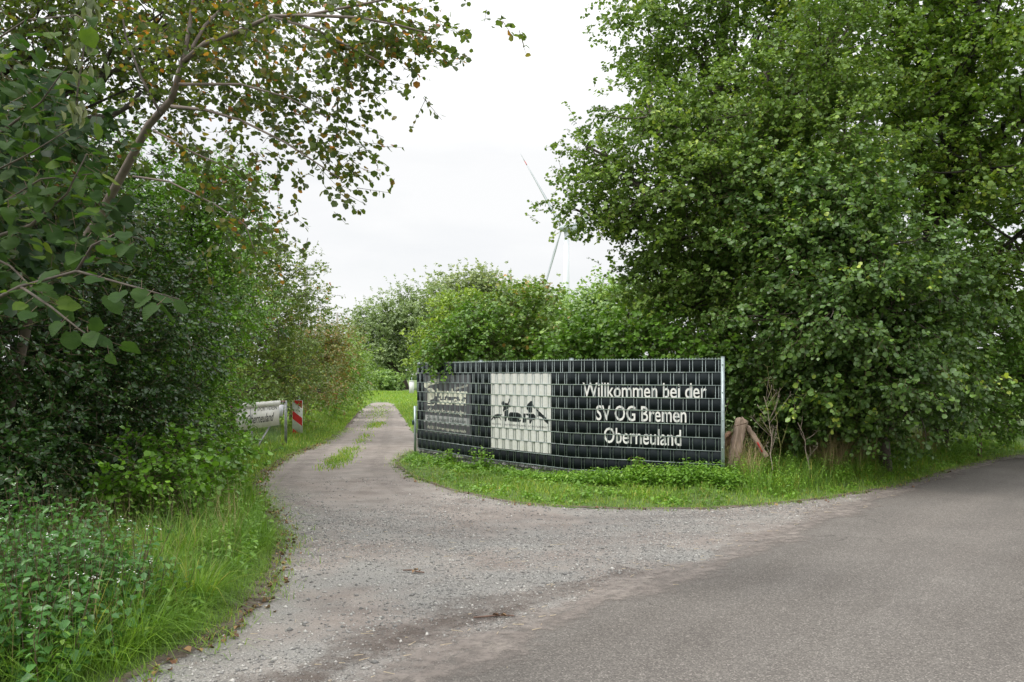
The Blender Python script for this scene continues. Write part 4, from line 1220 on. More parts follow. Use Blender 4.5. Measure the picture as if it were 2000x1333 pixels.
# shrubs over the fence
tree('overhanging_shrub', 'bright green shrub whose twigs droop over the left end of the fence top', 'shrub', (-1.0, 17.2, 0),
     [(-1.0, 17.2, 0), (-1.05, 17.1, 1.2), (-1.1, 16.9, 2.2)],
     [lob(870, 670, 16.8, .42), lob(920, 640, 16.8, .45), lob(960, 680, 16.6, .42), lob(850, 705, 16.7, .28), lob(900, 705, 16.6, .32), lob(935, 610, 17, .3)],
     150, 'shrub_bright', .075, 108, cr=.17, n_sp=5, n_lf=8, sp_len=.26, trunk_r=(.04, .02), limb_r=.015, bark='twig', droop=.4, shape='oval', zmin=1.2)
tree('yellow_elder', 'yellow leaved elder bush just left of the bright shrub by the fence', 'bush', (-2.2, 21, 0),
     [(-2.2, 21, 0), (-2.1, 21, 1.2), (-2.0, 21, 2.4)],
     [lob(900, 620, 21, .65), lob(870, 655, 20.5, .6), lob(840, 690, 20.5, .42), lob(830, 715, 20.3, .3), lob(950, 620, 21, .6), lob(890, 590, 21.5, .35)],
     170, 'elder', .08, 109, cr=.2, n_sp=6, n_lf=8, sp_len=.25, trunk_r=(.05, .02), limb_r=.018, bark='twig', shape='oval')
tree('olive_shrub', 'olive green shrub with a few rusty leaves behind the middle of the fence', 'shrub', (.4, 18, 0),
     [(.4, 18, 0), (.4, 18, 1.5), (.35, 17.9, 3.2)],
     [lob(1000, 600, 18, .5), lob(1010, 660, 17.6, .6), lob(1060, 670, 17.6, .5), lob(965, 630, 18, .42), lob(1045, 600, 18.4, .45), lob(950, 680, 17.4, .4)],
     150, 'olive', .08, 110, cr=.22, n_sp=5, n_lf=8, sp_len=.32, trunk_r=(.04, .015), limb_r=.015, bark='twig', inner=.35)
tree('alder_sapling', 'fresh green alder saplings showing above the fence right of its middle', 'shrub', (2.0, 15.6, 0),
     [(2.0, 15.6, 0), (2.0, 15.6, 1.3), (2.1, 15.5, 2.2)],
     [lob(1120, 690, 15, .4), lob(1070, 695, 15.4, .28), lob(1180, 670, 15, .45), lob(1250, 660, 14.6, .5), lob(1310, 680, 14.2, .42), lob(1210, 700, 14.8, .4), lob(1150, 650, 16, .4), lob(1370, 690, 14, .4)],
     210, 'shrub_bright', .075, 111, cr=.2, n_sp=5, n_lf=8, sp_len=.26, trunk_r=(.03, .015), limb_r=.014, bark='twig')
tree('background_tree', 'round mid green tree behind the fence below the turbine tower', 'tree', (3.0, 36, 0),
     [(3.0, 36, 0), (2.9, 36, 2), (2.9, 36, 4)],
     [lob(1060, 618, 36, 1.2), lob(1110, 612, 36, 1.0), lob(1090, 660, 35, 1.5), lob(1160, 600, 34, 1.0), lob(1195, 615, 34, 1.3), lob(1160, 660, 34, 1.5), lob(1205, 575, 32, .6), lob(1020, 680, 36, 1.3), lob(1250, 590, 33, 1.2)],
     420, 'farleaf', .14, 112, cr=.42, n_sp=6, n_lf=8, sp_len=.45, trunk_r=(.14, .07), limb_r=.05, simple_=True, twigs=False)
tree('willow_tree', 'wide grey green willow with crooked trunk at the end of the lane', 'tree', (-12.0, 92.5, 0),
     [(-12.0, 92.5, 0), (-12.4, 92.5, 1.4), (-13.8, 93, 2.7), (-14.7, 93, 4.8), (-15, 93, 7.6)],
     [lob(770, 640, 93, 3.9), lob(820, 640, 93, 3.9), lob(730, 660, 93, 2.85), lob(790, 600, 93, 2.55), lob(850, 620, 93, 3.45), lob(710, 700, 93, 1.65), lob(760, 700, 91.5, 2.55), lob(720, 620, 93.75, 1.65), lob(690, 640, 94.5, 1.2), lob(900, 650, 93, 3.6), lob(810, 690, 92.25, 1.8)],
     820, 'willow', .26, 113, cr=.68, n_sp=7, n_lf=8, sp_len=.6, trunk_r=(.48, .18), limb_r=.12, shape='oval', simple_=True, twigs=False, flat=.8)
tree('poplar_tree', 'pale loose crowned poplar rising behind the willow', 'tree', (-8, 110, 0),
     [(-8, 110, 0), (-7.9, 110, 6), (-7.6, 110, 11)],
     [lob(870, 575, 110.2, 2.9), lob(920, 570, 110.2, 3.045), lob(960, 575, 110.2, 2.755), lob(1000, 580, 110.2, 2.465), lob(900, 610, 110.2, 3.48), lob(960, 620, 110.2, 3.48), lob(1030, 610, 110.2, 3.19), lob(860, 560, 110.2, 1.45), lob(945, 552, 110.2, 1.595), lob(1050, 580, 110.2, 1.74)],
     620, 'poplar', .32, 114, cr=.85, n_sp=6, n_lf=7, sp_len=.7, trunk_r=(.3, .12), limb_r=.1, simple_=True, twigs=False, flat=.9)
tree('rhododendron_bush', 'low rounded dark bush under the willow at the lane end', 'bush', (-13.1, 86, 0),
     [(-13.1, 86, 0), (-13.1, 86, .7), (-13.1, 86, 1.4)],
     [lob(755, 744, 85.55, 1.305, rz=.9), lob(738, 750, 85.55, 0.725), lob(775, 748, 86.275, 0.725)],
     90, 'farleaf', .24, 115, cr=.36, n_sp=6, n_lf=8, sp_len=.25, trunk_r=(.04, .02), limb_r=.02, simple_=True, twigs=False)
far = np.random.default_rng(9)
fl = []
for x_ in np.arange(-130, 160, 8):
    fl.append((np.array([x_, 260 + far.uniform(-10, 10), 2.5 + far.uniform(0, 1.5)]), (6.2, 6.2, 3.2 + far.uniform(0, 2)), 1))
rngf = np.random.default_rng(33)
Pc, Dc, _ = lobe_clusters(rngf, fl, 1500)
pos, ax, nr, L, S, E = sprays(rngf, Pc, Dc, np.full(len(Pc), 1.5), 5, 6, 1.4, .9)
o = leaf_obj('distant_woodland', pos, ax, nr, L, M['farleaf'], None, rngf, 'round', True); tag(o, 'distant strip of woodland on the horizon past the lawn', 'woodland', kind='stuff')

# ================================================================== LEFT SIDE HEDGES
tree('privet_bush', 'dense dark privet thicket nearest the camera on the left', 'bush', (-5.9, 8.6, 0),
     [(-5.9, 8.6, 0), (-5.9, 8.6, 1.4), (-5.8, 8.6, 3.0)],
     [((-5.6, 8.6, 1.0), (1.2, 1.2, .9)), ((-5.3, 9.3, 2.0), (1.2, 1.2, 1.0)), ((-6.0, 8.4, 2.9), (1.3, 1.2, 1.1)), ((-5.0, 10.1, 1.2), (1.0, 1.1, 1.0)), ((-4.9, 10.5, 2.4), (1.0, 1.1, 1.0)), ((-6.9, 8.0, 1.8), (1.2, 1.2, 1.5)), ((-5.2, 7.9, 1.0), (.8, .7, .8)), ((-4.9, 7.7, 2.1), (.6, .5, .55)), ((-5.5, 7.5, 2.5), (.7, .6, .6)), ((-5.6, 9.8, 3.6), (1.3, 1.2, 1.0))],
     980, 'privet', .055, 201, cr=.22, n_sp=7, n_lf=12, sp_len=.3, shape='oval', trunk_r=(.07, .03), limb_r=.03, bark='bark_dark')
tree('privet_bush', 'tall privet thicket with light green shoots ending left of the white name board', 'bush', (-5.7, 12.8, 0),
     [(-5.7, 12.8, 0), (-5.7, 12.8, 2), (-5.6, 12.8, 4.2)],
     [((-5.4, 12.2, 1.2), (1.2, 1.2, 1.1)), ((-5.2, 12.6, 2.8), (1.1, 1.2, 1.1)), ((-5.3, 13.2, 4.1), (1.0, 1.1, 1.0)), ((-6.05, 14.5, 1.2), (1.0, 1.2, 1.2)), ((-5.6, 14.4, 3.2), (1.0, 1.2, 1.1)), ((-6.2, 12.4, 4.3), (1.2, 1.2, 1.1)), ((-6.8, 13.5, 3.4), (1.3, 1.3, 1.5)), lob(450, 430, 12.6, .5), lob(475, 370, 12.6, .3), lob(420, 360, 12.6, .5), lob(440, 325, 12.8, .42), lob(475, 330, 12.8, .25), ((-6.35, 15.9, .9), (.72, .8, .8)), ((-5.95, 15.8, 2.6), (.75, .9, 1.0))],
     950, 'privet_light', .06, 202, cr=.23, n_sp=7, n_lf=11, sp_len=.3, shape='oval', trunk_r=(.08, .03), limb_r=.035, bark='bark_dark')
tree('backing_thicket', 'deep shaded thicket behind the privet on the far left', 'bush', (-9.0, 10.5, 0),
     [(-9.0, 10.5, 0), (-9.0, 10.5, 2), (-9.0, 10.5, 4)],
     [((-8.2, 8.0, 1.4), 1.6), ((-8.5, 10.5, 1.6), 1.8), ((-8.6, 10, 3.8), 1.7), ((-8.0, 13.5, 2.0), 1.8), ((-8.0, 14, 4.5), 1.8), ((-8.3, 7.5, 3.6), 1.6), ((-7.8, 16.5, 3), 2.0), ((-9.5, 6, 2), 1.8), ((-9.5, 8, 5.5), 1.8), ((-8.6, 12, 6), 1.8)],
     560, 'privet', .1, 203, cr=.4, n_sp=7, n_lf=9, sp_len=.4, shape='round', trunk_r=(.1, .05), limb_r=.05, bark='bark_dark', simple_=True, twigs=False)
tree('bramble_covered_tree', 'loose grey green hedge tree rising behind the name board and hazard marker', 'tree', (-7.6, 22, 0),
     [(-7.6, 22, 0), (-7.5, 22, 2), (-7.2, 21.8, 4.2), (-6.8, 21.5, 5.6)],
     [lob(530, 510, 21, .75), lob(585, 525, 21.5, .35), lob(515, 455, 21, .35), lob(575, 580, 22, .75), lob(545, 640, 21.5, .95), lob(520, 730, 21, .95), lob(560, 740, 22, .85), lob(500, 560, 20.5, 1.1), lob(600, 610, 24, .6), lob(560, 800, 24.5, .6), lob(590, 700, 24.5, .9), lob(470, 760, 21, .9), lob(495, 650, 23, 1.4), lob(420, 530, 23, 1.5), lob(540, 720, 24, 1.3), lob(440, 700, 23, 1.6)],
     820, 'bramble', .07, 204, cr=.24, n_sp=6, n_lf=9, sp_len=.3, trunk_r=(.12, .04), limb_r=.035, shape='oval')
tree('reddish_bush', 'reddish tinged hawthorn bush further down the left lane hedge', 'bush', (-7.6, 28, 0),
     [(-7.6, 28, 0), (-7.5, 28, 1.5), (-7.4, 28, 3)],
     [lob(620, 680, 28, .85), lob(645, 670, 29, .7), lob(600, 670, 27.5, .8), lob(630, 730, 28, .8), lob(610, 760, 26.5, .8), lob(655, 700, 30, .6)],
     260, 'red', .085, 205, cr=.3, n_sp=6, n_lf=8, sp_len=.36, trunk_r=(.07, .03), limb_r=.03, simple_=True, shape='oval', twigs=False)
tree('lane_hedge_bush', 'light green hedge bush where the left hedge narrows towards the lane end', 'bush', (-8.2, 35, 0),
     [(-8.2, 35, 0), (-8.2, 35, 1.2), (-8.2, 35, 2.4)],
     [lob(640, 760, 30, .8), lob(650, 700, 33, 1.0), lob(668, 720, 35, .9), lob(678, 700, 38, .95), lob(683, 740, 38, .9), lob(660, 770, 33, .7), lob(682, 722, 43, .8), lob(672, 665, 36, .5), lob(686, 742, 45, .6), lob(678, 690, 44, .7)],
     380, 'lane', .11, 206, cr=.32, n_sp=6, n_lf=8, sp_len=.36, trunk_r=(.07, .03), limb_r=.03, simple_=True, shape='oval', twigs=False)

# low vines and bright creeper at the foot of the privet
tree('creeper', 'pale green creeper and bramble spilling from the hedge foot onto the verge', 'creeper', (-3.9, 9.2, 0),
     [(-3.9, 9.2, 0), (-3.9, 9.2, .3), (-3.8, 9.2, .6)],
     [lob(385, 930, 9.0, .30), lob(330, 900, 9.2, .32), lob(410, 890, 10, .3), lob(350, 960, 8.6, .25), lob(405, 850, 11.5, .35), lob(425, 900, 12, .3), lob(280, 930, 8.6, .32), lob(420, 950, 10, .25)],
     150, 'privet_light', .06, 207, cr=.16, n_sp=4, n_lf=7, sp_len=.2, trunk_r=(.02, .01), limb_r=.008, bark='twig', zmin=.1)

# ------------------------------------------------------------------ overhead tree with the leaning stem
def overhead():
    rng = np.random.default_rng(301)
    root = empty('leaning_tree', (-5.9, 8.9, 0), 'leaning pale barked tree arching over the lane from the left', 'tree')
    pts = np.array([(-5.9, 8.9, 0), (-5.4, 8.7, 1.1), W(60, 600, 8.2), W(120, 530, 7.9), W(185, 440, 7.5), W(245, 330, 7.1), W(290, 245, 6.8), W(335, 195, 6.5), W(360, 110, 6.3)])
    b = Bm(); b.tube(pts, [.052, .05, .047, .043, .039, .035, .031, .027, .023], 10); b.build('trunk', M['bark_smooth'], root, True)
    def br(pl, r0, r1, mat='bark_smooth'):
        b = Bm(); b.tube(np.array(pl), np.linspace(r0, r1, len(pl)), 6); b.build('branch', M[mat], root, True)
        return np.array(pl)
    brs = []
    brs.append(br([W(360, 120, 6.2), W(400, 85, 6.1), W(470, 60, 6.0), W(530, 32, 5.9), W(600, 30, 5.8), W(700, 10, 5.7), W(800, -10, 5.6)], .021, .006))
    brs.append(br([W(360, 120, 6.2), W(370, 50, 6.3), W(380, -20, 6.4), W(400, -120, 6.5)], .018, .010))
    brs.append(br([W(372, 100, 6.2), W(400, 50, 6.4), W(450, 0, 6.6), W(520, -60, 6.8)], .014, .008))
    brs.append(br([W(350, 165, 6.25), W(400, 165, 6.2), W(470, 165, 6.1), W(560, 190, 6.0), W(640, 230, 5.9)], .013, .005))
    brs.append(br([W(335, 208, 6.3), W(400, 215, 6.2), W(470, 235, 6.1), W(560, 280, 6.0), W(620, 320, 5.9), W(668, 352, 5.9)], .014, .004))
    brs.append(br([W(315, 225, 6.35), W(275, 150, 6.5), W(245, 70, 6.6), W(232, -20, 6.7)], .012, .007, 'bark'))
    brs.append(br([W(530, 32, 5.9), W(620, 60, 5.8), W(690, 95, 5.8), W(745, 122, 5.7)], .012, .005))
    brs.append(br([W(600, 30, 5.8), W(700, 35, 5.7), W(780, 50, 5.7), W(840, 66, 5.7)], .012, .005))
    brs.append(br([W(260, 345, 6.5), W(330, 355, 6.4), W(420, 400, 6.3), W(480, 440, 6.3), W(500, 500, 6.3)], .010, .004))
    brs.append(br([W(300, 255, 6.4), W(380, 300, 6.4), W(450, 330, 6.4), W(520, 390, 6.5)], .010, .004))
    C, D = [], []
    for pl in brs:
        for k in range(22):
            t = rng.uniform(.15, 1) * (len(pl) - 1); i = min(int(t), len(pl) - 2); f = t - i
            p_ = pl[i] * (1 - f) + pl[i + 1] * f
            C.append(p_ + rng.normal(0, .15, 3) + [0, .12, 0]); D.append(norm(pl[i + 1] - pl[i] + rng.normal(0, .25, 3)))
    # canopy areas
    for (px_, py_, Y, r, n) in ((480, 90, 6.2, .5, 60), (600, 70, 6.0, .42, 60), (700, 60, 5.9, .35, 45), (780, 20, 5.8, .2, 22), (735, 110, 5.8, .11, 12), (550, 150, 6.0, .3, 26), (640, 180, 5.9, .2, 16), (620, 278, 5.9, .14, 14), (668, 340, 5.9, .09, 11), (570, 250, 6.0, .14, 8),
                                (480, 210, 6.2, .22, 14), (420, 130, 6.4, .4, 40), (350, 50, 6.5, .45, 48), (640, -60, 6, .7, 60), (450, -80, 6.3, .8, 70), (840, 60, 5.7, .1, 8), (530, 300, 6.4, .12, 5), (330, 250, 6.6, .3, 16), (400, 350, 6.6, .3, 22), (450, 410, 6.5, .2, 12)):
        c = W(px_, py_, Y)
        for k in range(int(n * .54)):
            C.append(c + [0, .25, 0] + rng.normal(0, .55, 3) * r * [1.2, 1.2, .9]); D.append(norm(np.array([.8, -.2, -.15]) + rng.normal(0, .5, 3)))
    C = np.array(C); D = np.array(D)
    pos, ax, nr, L, S, E = sprays(rng, C, D, np.full(len(C), .08), 2, 7, .2, .044, .7, .5)
    leaf_obj('crown', pos, ax, nr, L, M['lime'], root, rng, 'round', rnd=rng.random(len(pos)) ** 1.35)
    o = twig_mesh('twigs', S, E, .0025, M['bark'], root); o['kind'] = 'stuff'
overhead()

# dark tree behind it whose level boughs cross the top left corner
tree('dark_bough_tree', 'dark tree with level blackish boughs crossing the top left corner', 'tree', (-6.6, 8.8, 0),
     [(-6.6, 8.8, 0), (-6.5, 8.7, 2.2), (-6.3, 8.5, 4.2), (-6.2, 8.4, 6)],
     [lob(60, 60, 8.3, .9), lob(180, 110, 8.2, .8), lob(300, 60, 8.2, .8), lob(120, 230, 8.2, .75), lob(-60, 150, 8, 1.0), lob(30, 330, 8.2, .8), lob(220, -60, 8, 1.2), lob(420, -90, 8.5, 1.2), lob(260, 170, 8.4, .55), lob(-60, -80, 8, 1.3), lob(420, 60, 8.5, .6), lob(100, 420, 8.6, .8)],
     430, 'lime', .052, 302, cr=.22, n_sp=5, n_lf=8, sp_len=.28, bark='bark_dark', trunk_r=(.16, .06), limb_r=.03)
dk = bpy.data.objects['dark_bough_tree']
for pl, r0 in (([(-6.35, 8.5, 4.0), W(60, 215, 8.1), W(160, 235, 7.9), W(215, 228, 7.8), W(255, 205, 7.8), W(275, 180, 7.8)], .05), ([(-6.35, 8.5, 4.1), W(50, 175, 8.0), W(150, 172, 7.9), W(220, 140, 7.9), W(330, 110, 7.9), W(420, 60, 7.9)], .035),
               ([W(190, 165, 7.9), W(215, 100, 7.9), W(250, 70, 7.9), W(340, 10, 7.9)], .022)):
    b = Bm(); b.tube(np.array(pl), np.linspace(r0, r0 * .35, len(pl)), 7); b.build('branch', M['bark_dark'], dk, True)

# ------------------------------------------------------------------ hazel with large leaves near the camera
def hazel_leaf_mesh(rng, k):
    """finely outlined cupped leaf with toothed edge, unit length along +X"""
    n = 11; top = []; V = [(0, 0, 0)]
    ts = np.linspace(.02, 1, n)
    wv = np.interp(ts, [0, .12, .35, .6, .85, 1], [.12, .36, .47, .44, .22, .0])
    mid = [(t, 0, -[.15, .4, .22, .55, .1, .3][k] * t * t - .02) for t in np.linspace(0, 1, n)]
    L_, R_ = [], []
    for i, t in enumerate(ts):
        tooth = .02 * (1 if i % 2 else -1)
        w_ = (wv[i] + (tooth if 0 < i < n - 1 else 0)) * [1, .9, 1.08, .85, 1.02, .95][k]
        z = -[.15, .4, .22, .55, .1, .3][k] * t * t + [.05, .3, -.12, .45, .16, -.2][k] * w_ + .03 * math.sin(11 * t + k)
        bk = .09 * max(0, 1 - t * 5); L_.append((t - .03 - bk, w_, z)); R_.append((t - .03 - bk, -w_ * .96, z - .05 * w_ * (k % 3)))
    V = mid + L_ + R_
    Fq = []
    for i in range(n - 1):
        Fq.append((i, i + 1, n + i + 1, n + i)); Fq.append((i + 1, i, 2 * n + i, 2 * n + i + 1))
    me = bpy.data.meshes.new('hazel_leaf')
    me.from_pydata(V, [], Fq); 
    a = me.attributes.new('rnd', 'FLOAT', 'FACE'); v = [.15, .35, .55, .65, .85, .97][k]
    a.data.foreach_set('value', np.full(len(Fq), v, dtype=np.float32))
    me.polygons.foreach_set('use_smooth', np.ones(len(Fq), dtype=bool))
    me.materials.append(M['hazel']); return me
def hazel():
    rng = np.random.default_rng(401)
    root = empty('hazel_bush', (-3.9, 5.2, 0), 'hazel with large dark toothed leaves reaching in from the left edge', 'shrub')
    meshes = [hazel_leaf_mesh(rng, k) for k in range(6)]
    stems = [
        [(-3.9, 5.2, 0), (-3.6, 5.0, 1.5), W(-80, 620, 4.4), W(40, 560, 4.0), W(150, 530, 3.8), W(260, 560, 3.6), W(350, 585, 3.5)],
        [(-3.9, 5.2, 0), (-3.7, 5.0, 1.8), W(-60, 480, 4.5), W(60, 440, 4.2), W(130, 380, 4.1), W(170, 300, 4.0)],
        [(-3.9, 5.2, 0), (-3.8, 4.8, 2.0), W(-90, 350, 4.4), W(0, 260, 4.2), W(80, 200, 4.1), W(130, 130, 4.0)],
        [W(40, 560, 4.0), W(100, 600, 3.8), W(150, 640, 3.7), W(205, 680, 3.7)],
        [W(-60, 480, 4.5), W(20, 520, 4.3), W(60, 560, 4.2), W(120, 590, 4.1)],
        [W(-90, 350, 4.4), W(0, 330, 4.4), W(60, 300, 4.3), W(140, 250, 4.3)],
        [W(-120, 250, 4.4), W(-40, 100, 4.3), W(50, 40, 4.2), W(150, 30, 4.0), W(190, 60, 4.0)],
        [W(150, 530, 3.8), W(180, 480, 3.8), W(230, 455, 3.8), W(280, 470, 3.8)],
        [W(-60, 480, 4.5), W(0, 400, 4.2), W(80, 350, 4.2), W(180, 340, 4.1)],
    ]
    items = []
    for si, st in enumerate(stems):
        st = np.array(st); b = Bm(); r0 = .016 if si < 3 else .007
        b.tube(st, np.linspace(r0, .0025, len(st)), 6); b.build('branch', M['bark'], root, True)
        s0 = 2 if si < 3 else 0
        nleaf = 24 if si < 3 else 16
        for k in range(nleaf):
            t = s0 + (len(st) - 1 - s0) * (k + .5) / nleaf; i = min(int(t), len(st) - 2); f = t - i
            p_ = st[i] * (1 - f) + st[i + 1] * f; d = norm(st[i + 1] - st[i])
            sgn = 1 if k % 2 else -1
            sdv = norm(np.cross(d, [0, 0, 1.0])) * sgn
            stalk = rng.uniform(.02, .1)
            dir_ = norm(d * .5 + sdv + rng.normal(0, .35, 3) + [0, 0, -.35])
            items.append((p_ + dir_ * stalk + rng.normal(0, .02, 3), dir_, rng.uniform(.06, .105)))
    # further leaves filling the upper left
    for k in range(90):
        c = W(rng.uniform(-20, 200), rng.choice([rng.uniform(160, 520), rng.uniform(20, 160)], p=[.85, .15]), rng.uniform(3.9, 4.9))
        items.append((c, norm(np.array([.7, -.3, -.5]) + rng.normal(0, .6, 3)), rng.uniform(.065, .1)))
    o0 = org(root)
    b = Bm()
    for (p_, d, s) in items[:300]:
        up_ = norm(np.array([0, -.35, 1]) + rng.normal(0, .35, 3)); y_ = norm(np.cross(up_, d)); z_ = np.cross(d, y_)
        mx_ = Matrix(((d[0], y_[0], z_[0]), (d[1], y_[1], z_[1]), (d[2], y_[2], z_[2]))).to_4x4()
        w_ = [.17, .24, .24, .17, .12, .06]
        ob = bpy.data.objects.new('leaf', meshes[rng.choice(6, p=w_)])
        ob.matrix_local = Matrix.Translation(p_ - o0) @ mx_ @ Matrix.Scale(float(s), 4)
        ob.parent = root; COL.objects.link(ob)
        b.tube([p_, p_ - d * .05 + [0, 0, .012]], .0013, 3, cap=False)
    o = b.build('leaf_stalks', M['twig'], root); o['kind'] = 'stuff'
hazel()
hz_r = bpy.data.objects['hazel_bush']; rng = np.random.default_rng(402)
Pc = np.array([W(rng.uniform(-120, 150), rng.uniform(150, 560), rng.uniform(5.0, 6.4)) for _ in range(130)])
pos, ax, nr, L, S, E = sprays(rng, Pc, norm(np.array([[.6, -.3, -.3]]) + rng.normal(0, .4, (len(Pc), 3))), np.full(len(Pc), .14), 2, 7, .3, .085, .7, .6)
leaf_obj('foliage', pos, ax, nr, L, M['hazel_far'], hz_r, rng, 'round')
o = twig_mesh('twigs', S, E, .003, M['twig'], hz_r); o['kind'] = 'stuff'

# withered hanging bunch in front of the boughs
def withered():
    rng = np.random.default_rng(77)
    root = empty('withered_spray', W(165, 120, 4.4), 'hanging spray of curled pale withered leaves at the top left', 'leaf spray')
    ln = np.array([W(168, -40, 4.4), W(172, 40, 4.4), W(160, 120, 4.4), W(150, 190, 4.4), W(150, 235, 4.4)])
    b = Bm(); b.tube(ln, .005, 5); b.build('stem', M['bark'], root)
    n = 60; t = rng.random(n) * 3.99; i = t.astype(int); f = (t - i)[:, None]
    p_ = ln[i] * (1 - f) + ln[i + 1] * f + rng.normal(0, .025, (n, 3)) * [1.4, 1, 1]
    for k in range(n):
        L = rng.uniform(.06, .1)
        d = norm(np.array([rng.normal(0, .25), rng.normal(0, .2), -1]))
        V, Fc = leaf_geo(p_[k:k + 1], d[None], norm(rng.normal(0, 1, (1, 3))), np.array([L]), 'lance', False, 1.6, -.1)
        mesh_np('leaf', V, [Fc], M['withered'], root, rnd=[np.full(2, rng.random())])
withered()

# ================================================================== GRASS AND WEEDS
def blades(name, P, z, length, width, mat, rng, segs=3, lean=.45, droop=.5, rnd=None, label=None, cat=None, dirs=None):
    n = len(P)
    a = rng.uniform(0, 6.283, n) if dirs is None else dirs + rng.normal(0, .7, n)
    h = np.stack([np.cos(a), np.sin(a), np.zeros(n)], 1)
    s = np.stack([-np.sin(a), np.cos(a), np.zeros(n)], 1)
    ln = np.abs(rng.normal(0, lean, n)) + .05
    dr = np.abs(rng.normal(0, droop, n))
    B0 = np.column_stack([P, z])
    rows = []
    for k in range(segs + 1):
        t = k / segs
        c = B0 + h * (length * (ln * t + dr * t * t * .6))[:, None] + np.array([0, 0, 1.0]) * (length * (t - .45 * dr * t * t * t - .12 * ln * t * t))[:, None]
        w_ = width * (1 - t) ** .7 if k < segs else width * 0
        if k < segs: rows += [c + s * w_[:, None] * .5, c - s * w_[:, None] * .5]
        else: rows.append(c)
    V = np.stack(rows, 1); m = V.shape[1]
    b = (np.arange(n) * m)[:, None]
    Q = [b + [2 * k, 2 * k + 1, 2 * k + 3, 2 * k + 2] for k in range(segs - 1)]
    T = b + [2 * (segs - 1), 2 * (segs - 1) + 1, 2 * segs]
    r = rng.random(n) if rnd is None else rnd
    fs = ([np.concatenate(Q)] if Q else []) + [T]
    rr = ([np.tile(r, segs - 1)] if Q else []) + [r]
    o = mesh_np(name, V.reshape(-1, 3), fs, mat, rnd=rr)
    return tag(o, label, cat, kind='stuff')

def verge(P, lo=.0, hi=99):
    d = dist_edge(P, GRAVEL); return ~inside(P, GRAVEL) & (d > lo) & (d < hi)
rng = np.random.default_rng(501)
inview = lambda P: np.abs(P[:, 0]) < P[:, 1] * .66 + .5
# left verge near
P = rand_in(rng, 34000, -5.4, -1.7, 3.4, 12, lambda P: verge(P) & inview(P) & (rng.random(len(P)) < np.clip(9 / P[:, 1] - .2, .2, 1)))
d = dist_edge(P, GRAVEL)
clump = .5 + .5 * np.sin(P[:, 0] * 4.3 + 2 * np.sin(P[:, 1] * 3.1)) * np.sin(P[:, 1] * 3.7 + P[:, 0])
L = (.05 + .16 * np.clip(d / .5, 0, 1) + .22 * clump * np.clip(d / .7, 0, 1)) * rng.uniform(.55, 1.2, len(P))
blades('verge_grass', P, ground_z(P), L, np.full(len(P), .0055), M['grass'], rng, 3, .45, .9, np.clip(rng.random(len(P)) * .75 + .2 * clump, 0, 1), 'lush green grass on the left verge beside the gravel', 'grass')
# long arching tufts
C = rand_in(rng, 190, -4.6, -1.9, 3.6, 11, lambda P: verge(P, .12, 1.5) & inview(P))
P = np.repeat(C, 60, 0) + rng.normal(0, .045, (len(C) * 60, 2)); dirs = np.arctan2((P - np.repeat(C, 60, 0))[:, 1], (P - np.repeat(C, 60, 0))[:, 0])
L = np.repeat(rng.uniform(.28, .62, len(C)), 60) * rng.uniform(.6, 1.15, len(P))
blades('long_grass', P, np.maximum(ground_z(P), 0), L, np.full(len(P), .0075), M['grass_tall'], rng, 4, .5, 1.0, np.clip(np.repeat(rng.random(len(C)) * .6, 60) + rng.random(len(P)) * .4, 0, 1), 'long arching tufts of grass in the left verge', 'grass', dirs)
# middle: island by the fence
P = rand_in(rng, 60000, -2.9, 12, 10.4, 20, lambda P: verge(P, 0, 3.4) & inview(P) & (rng.random(len(P)) < np.clip(13 / P[:, 1] - .15, .2, 1)))
d = dist_edge(P, GRAVEL)
L = (.035 + .10 * np.clip(d / .8, 0, 1) + .12 * np.clip((P[:, 0] - 3) / 2, 0, 1) * np.clip(d / .6, 0, 1)) * rng.uniform(.6, 1.3, len(P))
fdl = np.min([np.abs((P - p.a) @ p.n) for p in panels], 0)
L = L * np.where(P[:, 0] < 1.6, np.clip(.35 + fdl * .6, .35, 1), 1)
blades('island_grass', P, ground_z(P), L, np.full(len(P), .009), M['grass'], rng, 2, .4, .6, None, 'bright grass strip in front of the printed fence', 'grass')
# tall grass along the right verge
P = rand_in(rng, 15000, 3.3, 12, 11.6, 20, lambda P: verge(P, .45, 2.4) & inview(P))
L = rng.uniform(.2, .62, len(P)) * (.6 + .4 * np.sin(P[:, 0] * 3.1) ** 2)
blades('tall_verge_grass', P, ground_z(P), L, np.full(len(P), .009), M['grass_tall'], rng, 3, .3, .6, None, 'tall rank grass under the alders beside the road', 'grass')
P = rand_in(rng, 6500, 3.4, 10, 12.2, 17, lambda P: verge(P, .7, 2.6) & inview(P) & (np.sin(P[:, 0] * 2.3 + 1) > -.1))
blades('dry_grass', P, ground_z(P), rng.uniform(.35, .95, len(P)), np.full(len(P), .007), M['straw'], rng, 3, .3, .5, None, 'dry straw coloured grass stems below the alders', 'grass')
P = rand_in(rng, 1000, -5, -2.1, 4.2, 11, lambda P: verge(P, .3, 1.8) & inview(P))
blades('dry_grass', P, ground_z(P), rng.uniform(.3, .75, len(P)), np.full(len(P), .0045), M['straw'], rng, 3, .2, .3, None, 'thin dry grass stems in the left verge', 'grass')
